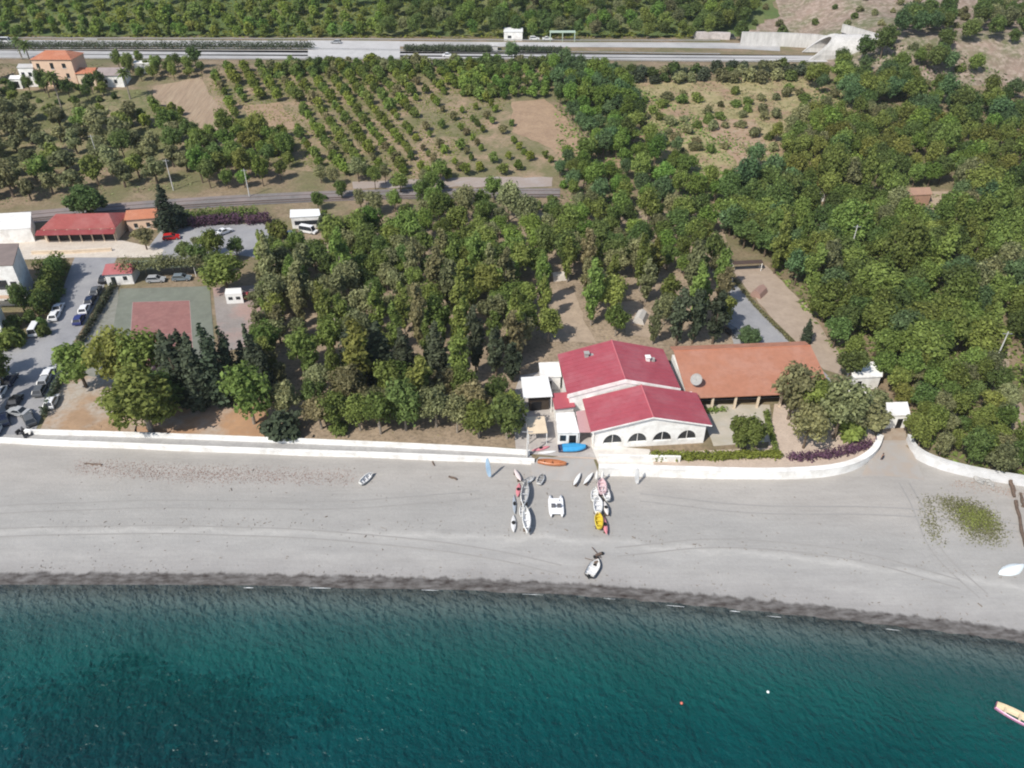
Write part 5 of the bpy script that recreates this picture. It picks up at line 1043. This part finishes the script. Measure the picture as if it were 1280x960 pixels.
car(6, 527, hs2 + .4, NV, 'navy car nearest the promenade at the left edge'); car(38, 527, hs2 + .5, GR, 'grey car parked across the end of the street', 'hatch'); car(24, 518, hs2 + 1.2, SV, 'silver car parked crosswise at the end of the street', 'saloon'); car(-4, 540, hs2, WC, 'white car cut by the left edge beside the promenade')
car(66, 505, hs2, WC, 'white car beside the brown leaved hedge at the street end'); car(20, 505, hs2, BK, 'black car in the middle of the lower street', 'saloon')
car(46, 415, hs, WC, 'white car in the tree shade beside the street', 'van', L_=4.8, H=2.0)
car(215, 299, R(15), RD, 'bright red car beside the tall cypress'); car(264, 293, R(60), SV, 'silver car beside a white one under the bougainvillea'); car(281, 292, R(50), WC, 'white car parked under the bougainvillea', 'saloon'); car(366, 297, R(-40), WC, 'white car parked under the kiosk trees'); car(386, 291, R(-20), WC, 'white van beside the kiosk', 'van', L_=4.8, H=2.0)
car(196, 352, R(5), SV, 'silver car in the shade of the parking bay nearest the court hut'); car(228, 350, R(5), (.18, .22, .25), 'grey blue car in the shaded bay behind the court'); car(310, 374, R(12), (.35, .06, .05), 'dark red car beside the caravan')
car(936, 441, R(8), SV, 'silver car under the spreading tree behind the terracotta roof'); car(915, 418, R(-60), GR, 'dark grey car on the lane under the trees')
car(912, 49, R(2), GR, 'dark grey car on the motorway verge under the big tree', 'van', L_=4.8, H=2.0); car(668, 50, R(0), WC, 'white car on the verge right of the cabin'); car(684, 50.5, R(0), WC, 'white car beside the pale green frame', 'saloon')
car(8, 53, R(0), WC, 'white van on the far carriageway at the left edge', 'van', 'vehicles on the motorway', 4.8, 2.0); car(420, 54.5, R(180), SV, 'silver car on the far carriageway above the orchard', 'hatch', 'vehicles on the motorway'); car(560, 71, R(0), WC, 'white car on the near carriageway above the orchard', 'saloon', 'vehicles on the motorway')
def scooter(px, py, rz, label):
    p = P(px, py); p.z += .04; t = thing('scooter', label, 'scooter', p, rz, 'scooters by the promenade')
    for x in (-.6, .6): k = MB(); k.tube([(x, -.05, .25), (x, .05, .25)], .25, 10); k.build('wheel', RUBBER, t)
    k = MB(); k.hexa([(-.85, -.16, .35), (.1, -.16, .25), (.1, .16, .25), (-.85, .16, .35)], [(-.85, -.14, .72), (0, -.14, .70), (0, .14, .70), (-.85, .14, .72)]); k.hexa([(.1, -.15, .22), (.5, -.15, .22), (.5, .15, .22), (.1, .15, .22)], [(.35, -.2, .30), (.62, -.2, .9), (.62, .2, .9), (.35, .2, .30)]); k.build('body', BK_P, t)
    k = MB(); k.box(-.8, .02, -.15, .15, .723, .82); k.build('saddle', RUBBER, t); k = MB(); k.tube([(.58, -.35, 1.0), (.58, .35, 1.0)], .025, 5); k.tube([(.62, 0, .5), (.57, 0, 1.0)], .03, 5); k.build('handlebar', METAL, t)
BK_P = paint('scooter_paint', (.05, .05, .06), .3)
scooter(33, 541, 1.2, 'dark scooter nearest the end of the promenade parapet'); scooter(26, 541, 1.3, 'dark scooter left of the one by the parapet end'); scooter(37, 546, .9, 'dark scooter on the promenade itself')

# ------------------------------------------------------------------ boats and beach gear
def hull_rings(L_, B, H, transom=.0, n=15, rocker=.12, ins=0., p=2.2):
    rings = []
    for i in range(n):
        u = i / (n - 1); s = 2 * u - 1     # -1 stern .. 1 bow
        w = (1 - abs(s) ** p) if s > 0 else (1 - (1 - transom) * abs(s) ** p)
        w = max(.03, w) * (B / 2 - ins); k = rocker * (s ** 2) * (1 if s > 0 else .4); sh = H * (1 + .18 * max(0, s) ** 2)
        x = s * (L_ / 2 - ins)
        rings.append([(x, w * y, k + ins + (sh - k - ins) * z + (ins * z)) for y, z in ((-1, 1), (-.93, .55), (-.7, .2), (0, 0), (.7, .2), (.93, .55), (1, 1))])
    return rings
def row_boat(px, py, rz, label, L_=4.2, B=1.5, H=.62, col=(.78, .78, .77), inner=None, transom=.75, name='rowing_boat', cat='boat', z=None, seats=3, lift=.1, extra=None, tilt=0):
    p = P(px, py) if z is None else Pz(px, py, z); p.z = (zf(p.x, p.y) + lift) if z is None else z; t = thing(name, label, cat, p, rz); t.rotation_euler = (tilt, 0, rz)
    cm = paint('hull_' + '_'.join('%02d' % int(c * 99) for c in col), col, .35); im = paint('inner_' + '_'.join('%02d' % int(c * 99) for c in (inner or col)), inner or tuple(c * .85 for c in col), .5)
    o = MB(); ro = hull_rings(L_, B, H, transom); o.loft(ro, cap=True, closed=False)
    smooth(o.build('hull', cm, t))
    q = MB(); ri = hull_rings(L_, B, H, transom, ins=.09); q.loft(ri, cap=True, closed=False); q.build('inner_lining', im, t)
    g = MB()
    for s in (0, 6):
        for a_, b_, c, d in zip(ro, ro[1:], ri, ri[1:]): g.add([Vector(a_[s]) + Vector((0, 0, .012)), Vector(b_[s]) + Vector((0, 0, .012)), Vector(d[s]) + Vector((0, 0, .012)), Vector(c[s]) + Vector((0, 0, .012))], [(0, 1, 2, 3)])
    g.build('gunwale', cm, t)
    for i in range(seats):
        x = L_ * (-.3 + .28 * i); w = B * .42; k = MB(); k.box(x - .13, x + .13, -w, w, H * .68, H * .68 + .05); k.build('thwart', im, t)
    if lift > .3 and z is None:
        k = MB()
        for x in (-L_ * .25, L_ * .25): k.box(x - .06, x + .06, -B * .4, B * .4, -lift - .05, .12)
        k.build('cradle', WOOD, t)
    if extra == 'motor':
        k = MB(); k.box(-L_ / 2 - .35, -L_ / 2 - .02, -.16, .16, H * .7, H * 1.35); k.tube([(-L_ / 2 - .2, 0, H * .7), (-L_ / 2 - .2, 0, .05)], .06, 6); k.build('outboard_motor', RUBBER, t)
    return t
def kayak(px, py, rz, label, L_, B, H, col, name='kayak', lift=.05, stand=0., tilt=0.):
    p = P(px, py); p.z = zf(p.x, p.y) + lift + stand; t = thing(name, label, 'kayak' if name == 'kayak' else 'board', p, rz); t.rotation_euler = (tilt, 0, rz)
    cm = paint('kayak_' + '_'.join('%02d' % int(c * 99) for c in col), col, .35); rings = []
    for i in range(17):
        s = -1 + i / 8; w = max(.02, (1 - abs(s) ** 2.4)) * B / 2; hh = H * (.55 + .45 * (1 - s * s)); k = H * .35 * s * s
        rings.append([(s * L_ / 2, w * math.cos(a_), k + hh * .5 + hh * .5 * math.sin(a_)) for a_ in np.linspace(0, 2 * math.pi, 10, endpoint=False)])
    smooth(MB().loft(rings).build('hull', cm, t))
    if name == 'kayak':
        k = MB(); e = [(.45 * math.cos(a_) * L_ * .22, .30 * math.sin(a_) * B * 1.1, H + .015) for a_ in np.linspace(0, 2 * math.pi, 14, endpoint=False)]; k.add(e, [tuple(range(14))]); k.loft([[(x, y, H - .03) for x, y, z in e], [(x * 1.12, y * 1.12, H + .05) for x, y, z in e]], cap=False); k.build('cockpit', RUBBER, t)
    else:
        k = MB(); k.prism([(-L_ / 2 + .2, 0), (-L_ / 2 + .5, 0), (-L_ / 2 + .3, -.25)], -.02, .02); k.build('fin', RUBBER, t)
    if stand > 0:
        for x in (-L_ * .28, L_ * .28): k = MB(); k.box(x - .04, x + .04, -B * .5, B * .5, -stand - .05, .06); k.build('trestle', WOOD, t)
    return t
WH = (.80, .80, .78); PK = (.62, .42, .44); YE = (.72, .56, .05); PKR = (.62, .22, .25)
row_boat(658, 656, R(92), 'white open boat at the seaward end of the left row', 5.2, 1.35, .85, WH, (.74, .74, .73), .1, lift=.55)
row_boat(656, 624, R(84), 'white boat with shadow grey inside in the middle of the left row', 5.4, 1.3, .9, WH, (.45, .45, .45), .1, lift=.6)  # grey lining colour stands in for the shadow over this boat
kayak(648, 614, R(85), 'pink kayak beside the white boats of the left row', 3.2, .8, .4, PKR)
kayak(643, 632, R(91), 'slim blue grey canoe outside the left row', 4.2, .6, .38, (.34, .38, .43)); kayak(642, 656, R(90), 'pale canoe at the outer seaward end of the left row', 3.6, .85, .4, (.66, .66, .66))
kayak(647, 598, R(110), 'pale pink board leaning at the wall end of the left row', 3.0, .7, .2, (.72, .62, .60), 'surf_board', stand=.6)
row_boat(661, 603, R(40), 'small white dinghy at the head of the left row', 2.4, 1.0, .55, WH, (.4, .4, .4), .8); row_boat(676, 602, R(70), 'small white dinghy between the left row and the slipway', 2.2, 1.1, .6, WH, (.3, .3, .3), .8)
row_boat(690, 581, R(-8), 'long orange brown boat lying on the slipway', 4.8, 1.3, .7, (.52, .20, .09), (.42, .16, .07), .3, z=1.72)
for q in (('white sailing board on trestles nearest the slipway end', 721, 603, 66), ('white sailing board on trestles right of the slipway', 735, 602, 58)): kayak(q[1], q[2], R(q[3]), q[0], 3.4, .65, .25, WH, 'surf_board', stand=.55)
row_boat(752, 614, R(88), 'pale pink dinghy at the wall end of the right row', 3.4, 1.5, .75, (.72, .52, .54), (.66, .5, .52), .7, lift=.6); row_boat(743, 623, R(80), 'white dinghy left of the pink one in the right row', 3.0, 1.2, .6, WH, None, .7, lift=.5)
row_boat(747, 637, R(85), 'white dinghy between the pink one and the yellow one in the right row', 3.4, 1.5, .8, WH, (.7, .7, .7), .7, lift=.5)
row_boat(757, 622, R(96), 'white dinghy just right of the pink one in the right row', 3.0, 1.2, .65, WH, (.7, .7, .7), .7, lift=.5); row_boat(653, 641, R(88), 'small white dinghy wedged between the two long boats of the left row', 2.4, 1.0, .5, WH, (.6, .6, .6), .7)
row_boat(748, 656, R(88), 'bright yellow dinghy in the right row', 3.2, 1.35, .7, YE, (.66, .5, .05), .6, lift=.5); kayak(756, 660, R(92), 'pink red kayak beside the yellow dinghy', 3.8, .75, .45, (.66, .25, .28), stand=.3)
kayak(757, 640, R(95), 'pale kayak raised on a rack behind the pink dinghy', 3.0, .8, .5, (.7, .66, .62), stand=.5)
row_boat(742, 713, R(62), 'white dinghy with dark rubber hull at the waterline', 3.4, 1.75, .6, (.06, .06, .065), (.72, .72, .71), .85, 'rubber_dinghy', seats=2, extra='motor')
row_boat(457, 600, R(58), 'lone white dinghy tilted on the beach left of the flags', 3.0, 1.1, .7, WH, (.7, .7, .7), .7, tilt=.5)
def upturned(px, py, rz, label):
    p = P(px, py); t = thing('upturned_boat', label, 'boat', p, rz); rg = [[(x, y, .75 - z) for x, y, z in r_] for r_ in hull_rings(4.6, 1.8, .72, .15)]
    smooth(MB().loft(rg, cap=True, closed=False).build('hull', paint('blue_white', (.72, .78, .80), .35), t)); k = MB(); k.box(-1.9, 1.7, -.03, .03, .74, .82); k.build('keel', paint('keel_white', (.8, .8, .8)), t)
upturned(1264, 713, R(18), 'bluish white boat lying upside down at the right end of the beach')
def pedalo(px, py, rz):
    p = P(px, py); p.z += .05; t = thing('pedal_boat', 'white twin hulled pedal boat with dark seat lying alone between the boat rows', 'pedal boat', p, rz); wm = paint('pedalo_white', (.82, .82, .82), .35)
    for s in (-1, 1):
        rg = [[(-2.3 + 4.6 * i / 12, s * .85 + w * y, .02 + (.12 * (abs(2 * i / 12 - 1)) ** 2) + .5 * z) for y, z in ((-1, 1), (-.9, .3), (0, 0), (.9, .3), (1, 1))] for i in range(13) for w in [.36 * max(.08, 1 - abs(2 * i / 12 - 1) ** 4)]]
        smooth(MB().loft(rg, cap=True).build('float', wm, t))
    k = MB(); k.box(-1.9, 1.5, -1.12, 1.12, .523, .62); k.build('deck', wm, t)
    for s in (-1, 1): k = MB(); k.hexa([(-.5, s * .45 - .32, .623), (.15, s * .45 - .32, .623), (.15, s * .45 + .32, .623), (-.5, s * .45 + .32, .623)], [(-.5, s * .45 - .3, .85), (.15, s * .45 - .3, .8), (.15, s * .45 + .3, .8), (-.5, s * .45 + .3, .85)]); k.box(-.62, -.5, s * .45 - .3, s * .45 + .3, .623, 1.25); k.build('seat', paint('seat_grey', (.10, .10, .11), .5), t)
    k = MB(); k.box(.75, 1.0, -.5, .5, .623, .9); k.build('pedal_box', wm, t); k = MB(); k.tube([(1.0, 0, .62), (.8, 0, 1.05)], .03, 5); k.build('tiller', METAL, t)
pedalo(695, 635, R(90))
def feather(px, py, label, col, h=4.2, side=-1):
    p = P(px, py); t = thing('beach_flag', label, 'flag', p, R(20)); k = MB(); pts = [(side * .5 * (i / 8) ** 3, 0, h * i / 8) for i in range(9)]; k.tube([(0, 0, -.4)] + pts[1:], .035, 6); k.build('mast', METAL, t)
    k = MB(); n = 10; L0 = [(side * .5 * (q) ** 3, h * q) for q in np.linspace(.12, 1, n)]; f0 = [(x, -.012, z) for x, z in L0]; f1 = [(x + side * (.75 * math.sin(math.pi * (.1 + .85 * i / (n - 1))) ** .7 + .04), -.012 + .06 * math.sin(i), z - .15) for i, (x, z) in enumerate(L0)]
    v = f0 + f1 + [(x, y + .024, z) for x, y, z in f0] + [(x, y + .024, z) for x, y, z in f1]; fs = []
    for i in range(n - 1): fs += [(i, i + 1, n + i + 1, n + i), (2 * n + i, 3 * n + i, 3 * n + i + 1, 2 * n + i + 1), (n + i, n + i + 1, 3 * n + i + 1, 3 * n + i)]
    k.add(v, fs); k.build('cloth', mat('flag_%d' % int(col[0] * 99), col, tuple(c * .93 for c in col), 1.5), t)
feather(614, 598, 'light blue feather flag standing below the promenade wall', (.45, .62, .78), 4.6); feather(798, 606, 'white feather flag standing below the terrace wall', (.8, .79, .77), 3.8)
def parasol(px, py, label):
    p = P(px, py); t = thing('closed_parasol', label, 'parasol', p); k = MB(); k.tube([(0, 0, -.3), (0, 0, 2.9)], .03, 6); k.build('pole', METAL, t); k = MB(); k.tube([(0, 0, 1.0), (0, 0, 1.4), (0, 0, 2.3), (0, 0, 2.8)], [.22, .26, .16, .05], 10); k.build('folded_cloth', mat('parasol_cloth', (.75, .73, .7), (.66, .64, .6), 4), t)
kayak(684, 566, R(10), 'white sailing board lying in the yard left of the blue covered boat', 3.2, .65, .2, WH, 'surf_board'); kayak(676, 562, R(20), 'pink red kayak lying in the yard beside the cream awning', 3.2, .75, .35, PKR)
parasol(752, 604, 'white folded parasol by the wall above the right boat row'); parasol(745, 604, 'white folded parasol left of another above the right boat row')
def trolley(px, py, rz, label):
    p = P(px, py); t = thing('launching_trolley', label, 'trolley', p, rz); k = MB(); k.tube([(-1.2, 0, .3), (1.1, 0, .35)], .06, 6); k.tube([(-.6, -.6, .3), (-.6, .6, .3)], .06, 6); k.box(-.8, -.4, -.5, .5, .36, .5); k.build('frame', WOOD, t)
    for s in (-1, 1): k = MB(); k.tube([(-.6, s * .62, .25), (-.6, s * .78, .25)], .26, 10); k.build('wheel', RUBBER, t)
trolley(745, 692, R(120), 'dark launching trolley on the sand above the rubber dinghy'); trolley(740, 702, R(160), 'dark launching trolley touching the rubber dinghy')
# tarp covered boat under the restaurant corner
def tarped(px, py, rz):
    p = P(px, py); t = thing('covered_boat', 'boat under a bright blue cover at the restaurant corner', 'boat', p, rz); rg = hull_rings(5.0, 1.9, .8, .8); smooth(MB().loft(rg, cap=True, closed=False).build('hull', paint('navy_hull', (.05, .06, .13), .35), t))
    k = MB(); k.loft([[(r_[0][0], r_[0][1] * 1.06, .62), (r_[0][0], r_[0][1] * 1.04, .84), (r_[0][0], r_[0][1] * .45, 1.12), (r_[0][0], r_[6][1] * .45, 1.12), (r_[6][0], r_[6][1] * 1.04, .84), (r_[6][0], r_[6][1] * 1.06, .62)] for r_ in rg[2:-1]], cap=True, closed=False); k.build('cover', mat('blue_tarp', (.05, .32, .60), (.04, .26, .5), 2, .5), t)
tarped(716, 563, R(4))
wallp = P(712, 566)
# boat in the sea at the right edge
b = row_boat(1274, 901, R(-38), 'pink and cream wooden boat floating at the right edge', 5.6, 1.7, .75, (.55, .25, .40), (.62, .52, .36), .6, 'fishing_boat', z=-.15, seats=4)
def buoy(px, py, col, label):
    p = Pz(px, py, 0); t = thing('buoy', label, 'buoy', p); t.scale = (.6, .6, .6); k = MB(); k.loft([[(r_ * math.cos(a_), r_ * math.sin(a_), z) for a_ in np.linspace(0, 6.283, 12, endpoint=False)] for r_, z in ((.05, -.3), (.28, -.15), (.33, 0.05), (.24, .25), (.06, .36))]); smooth(k.build('float_ball', paint('buoy_%d' % int(col[1] * 99), col, .4), t)); k = MB(); k.tube([(0, 0, .33), (0, 0, .5)], .03, 5); k.build('ring', METAL, t)
buoy(852, 879, (.6, .15, .1), 'small red buoy in open water'); buoy(960, 865, (.7, .75, .72), 'small white buoy in open water')
def log(px0, py0, px1, py1, r_, label):
    a_, b_ = P(px0, py0), P(px1, py1); d = b_ - a_; k = MB(); rn = random.Random(px0); n = 6
    k.tube([a_ + d * (i / n) + Vector((rn.uniform(-.12, .12), rn.uniform(-.1, .1), r_ * .8)) for i in range(n + 1)], [r_ * rn.uniform(.7, 1.1) for _ in range(n + 1)], 8)
    o = k.build('driftwood_log', WOOD); tag(o, label, 'log', 'driftwood logs')
log(1261, 597, 1268, 622, .32, 'dark driftwood log touching the foot of the curved wall'); log(1269, 628, 1281, 684, .32, 'longest dark driftwood log running towards the upturned boat'); log(1275, 618, 1279, 634, .26, 'short dark driftwood log beside the longest one'); log(561, 596, 572, 600, .16, 'small dark driftwood piece on the open beach'); log(105, 580, 128, 581, .12, 'thin dark branch in the dry weed band'); log(541, 577, 543, 582, .1, 'tiny dark branch below the promenade wall')
def rocks():
    rn = random.Random(8)
    for i, (x, y) in enumerate(((1221, 599), (1228, 601), (1234, 602), (1225, 603), (1238, 606))):
        bm = bmesh.new(); bmesh.ops.create_icosphere(bm, subdivisions=2, radius=.55)
        for v in bm.verts: v.co *= 1 + .3 * math.sin(v.co.x * 5 + i) * math.cos(v.co.y * 6 + v.co.z * 4); v.co.z *= .7
        me = bpy.data.meshes.new('rock'); bm.to_mesh(me); bm.free(); me.materials.append(GREYC); o = bpy.data.objects.new('rock', me); COL.objects.link(o); o.location = P(x, y) + Vector((0, 0, .15)); tag(o, 'grey rock lying at the foot of the curved white wall', 'rock', 'rocks below the curved wall')
rocks()
# tents and caravans under the campsite trees
def tent(px, py, rz, col, label):
    p = P(px, py); t = thing('tent', label, 'tent', p, rz); m = mat('tent_%d_%d' % (int(col[0] * 99), int(col[2] * 99)), col, tuple(c * .9 for c in col), 2)
    k = MB(); k.loft([[(-1.9, -1.4, 0), (-1.9, -.9, 1.2), (-1.9, 0, 1.75), (-1.9, .9, 1.2), (-1.9, 1.4, 0)], [(1.9, -1.4, 0), (1.9, -.9, 1.2), (1.9, 0, 1.75), (1.9, .9, 1.2), (1.9, 1.4, 0)]]); k.build('canvas', m, t); k = MB(); k.add([(1.905, -.6, .05), (1.905, .6, .05), (1.905, 0, 1.35)], [(0, 1, 2)]); k.build('entrance', DARK, t)
tent(570, 462, .4, (.6, .58, .5), 'pale tent among dark trees in the campsite'); tent(430, 398, 1.0, (.5, .46, .38), 'beige tent deep under the campsite trees'); tent(700, 348, .2, (.55, .5, .44), 'pale tent at the top of the sandy clearing'); tent(948, 368, .9, (.34, .22, .18), 'reddish brown tent on the sandy camping plots'); tent(800, 400, 1.2, (.55, .52, .48), 'pale tent in the clearing behind the rear red roof'); tent(590, 325, .3, (.62, .6, .56), 'pale tent under trees below the railway')
canopy('dark_shelter', 'dark shade shelter across the top of the camping plots', [(914, 341), (952, 339), (950, 335), (913, 337)], 2.1, mat('brown_net', (.09, .06, .05), (.07, .05, .04), 2), 'shelter')
flat_hut('mobile_cabin', 'white mobile cabin half hidden under the trees above the terracotta building', [(905, 402), (914, 398), (908, 390), (900, 393)], 2.4, WSHEET, WSHEET, cat='caravan')
# people
def person(px, py, rz, shirt, trousers, label, arm=.1):
    p = P(px, py); t = thing('person', label, 'person', p, rz)
    V = [(0, 0, .92), (0, 0, 1.15), (0, .0, 1.38), (0, 0, 1.52), (0, .02, 1.66), (.17, 0, 1.40), (.22, .05, 1.15), (.22, -.08, .92), (-.17, 0, 1.40), (-.22, .03, 1.15), (-.23, -.05, .92), (.09, 0, .86), (.10, -.02, .48), (.11, .02, .07), (.11, -.12, .04), (-.09, 0, .86), (-.10, .06, .48), (-.11, .12, .07), (-.11, -.02, .04), (0, .02, 1.76)]
    E = [(0, 1), (1, 2), (2, 3), (3, 4), (4, 19), (2, 5), (5, 6), (6, 7), (2, 8), (8, 9), (9, 10), (0, 11), (11, 12), (12, 13), (13, 14), (0, 15), (15, 16), (16, 17), (17, 18)]
    RD_ = [.15, .13, .15, .06, .10, .07, .05, .035, .07, .05, .035, .09, .065, .045, .04, .09, .065, .045, .04, .08]
    me = bpy.data.meshes.new('body'); me.from_pydata(V, E, []); o = bpy.data.objects.new('body', me); COL.objects.link(o); o.parent = t; me.materials.append(mat('skin', (.38, .22, .15)))
    md = o.modifiers.new('skin', 'SKIN'); sv = me.skin_vertices[0].data
    for i, r_ in enumerate(RD_): sv[i].radius = (r_, r_)
    sv[0].use_root = True; o.modifiers.new('sub', 'SUBSURF').levels = 1
    k = MB(); k.loft([[(a_ * math.cos(q), b_ * math.sin(q), z) for q in np.linspace(0, 6.283, 10, endpoint=False)] for a_, b_, z in ((.19, .17, .84), (.18, .16, 1.1), (.21, .17, 1.36), (.13, .11, 1.48))], cap=False); k.build('shirt', mat('shirt_%d' % int(shirt[0] * 99), shirt), t)
    k = MB()
    for s, kn, ft in ((1, (.10, -.02), (.11, .02)), (-1, (.10, .06), (.11, .12))): k.loft([[(s * x + r_ * math.cos(q), y + r_ * math.sin(q), z) for q in np.linspace(0, 6.283, 8, endpoint=False)] for x, y, z, r_ in ((.09, 0, .95, .12), (kn[0], kn[1], .48, .085))], cap=False)
    k.build('shorts', mat('shorts_%d' % int(trousers[0] * 99), trousers), t); k = MB(); k.loft([[(r_ * math.cos(q), .03 + r_ * math.sin(q), z) for q in np.linspace(0, 6.283, 10, endpoint=False)] for r_, z in ((.115, 1.68), (.12, 1.76), (.08, 1.84), (.02, 1.87))]); k.build('hair', mat('hair', (.03, .02, .015)), t)
person(1101, 577, .4, (.04, .04, .05), (.05, .05, .07), 'person in dark clothes standing at the end of the terrace wall')
hz = MB(); hz.box(-430, 540, -170, 640, -20, 118); hzo = hz.build('haze', bpy.data.materials.new('haze_air')); tag(hzo, 'thin summer haze over the whole bay', 'haze', None, 'stuff')
hm = hzo.data.materials[0]; hm.use_nodes = True; hn = hm.node_tree.nodes; hn.clear(); ho = hn.new('ShaderNodeOutputMaterial'); hv = hn.new('ShaderNodeVolumePrincipled'); hv.inputs['Color'].default_value = (.86, .92, 1, 1); hv.inputs['Density'].default_value = HAZE; hm.node_tree.links.new(hv.outputs[0], ho.inputs['Volume'])
print('objects', len(bpy.data.objects))
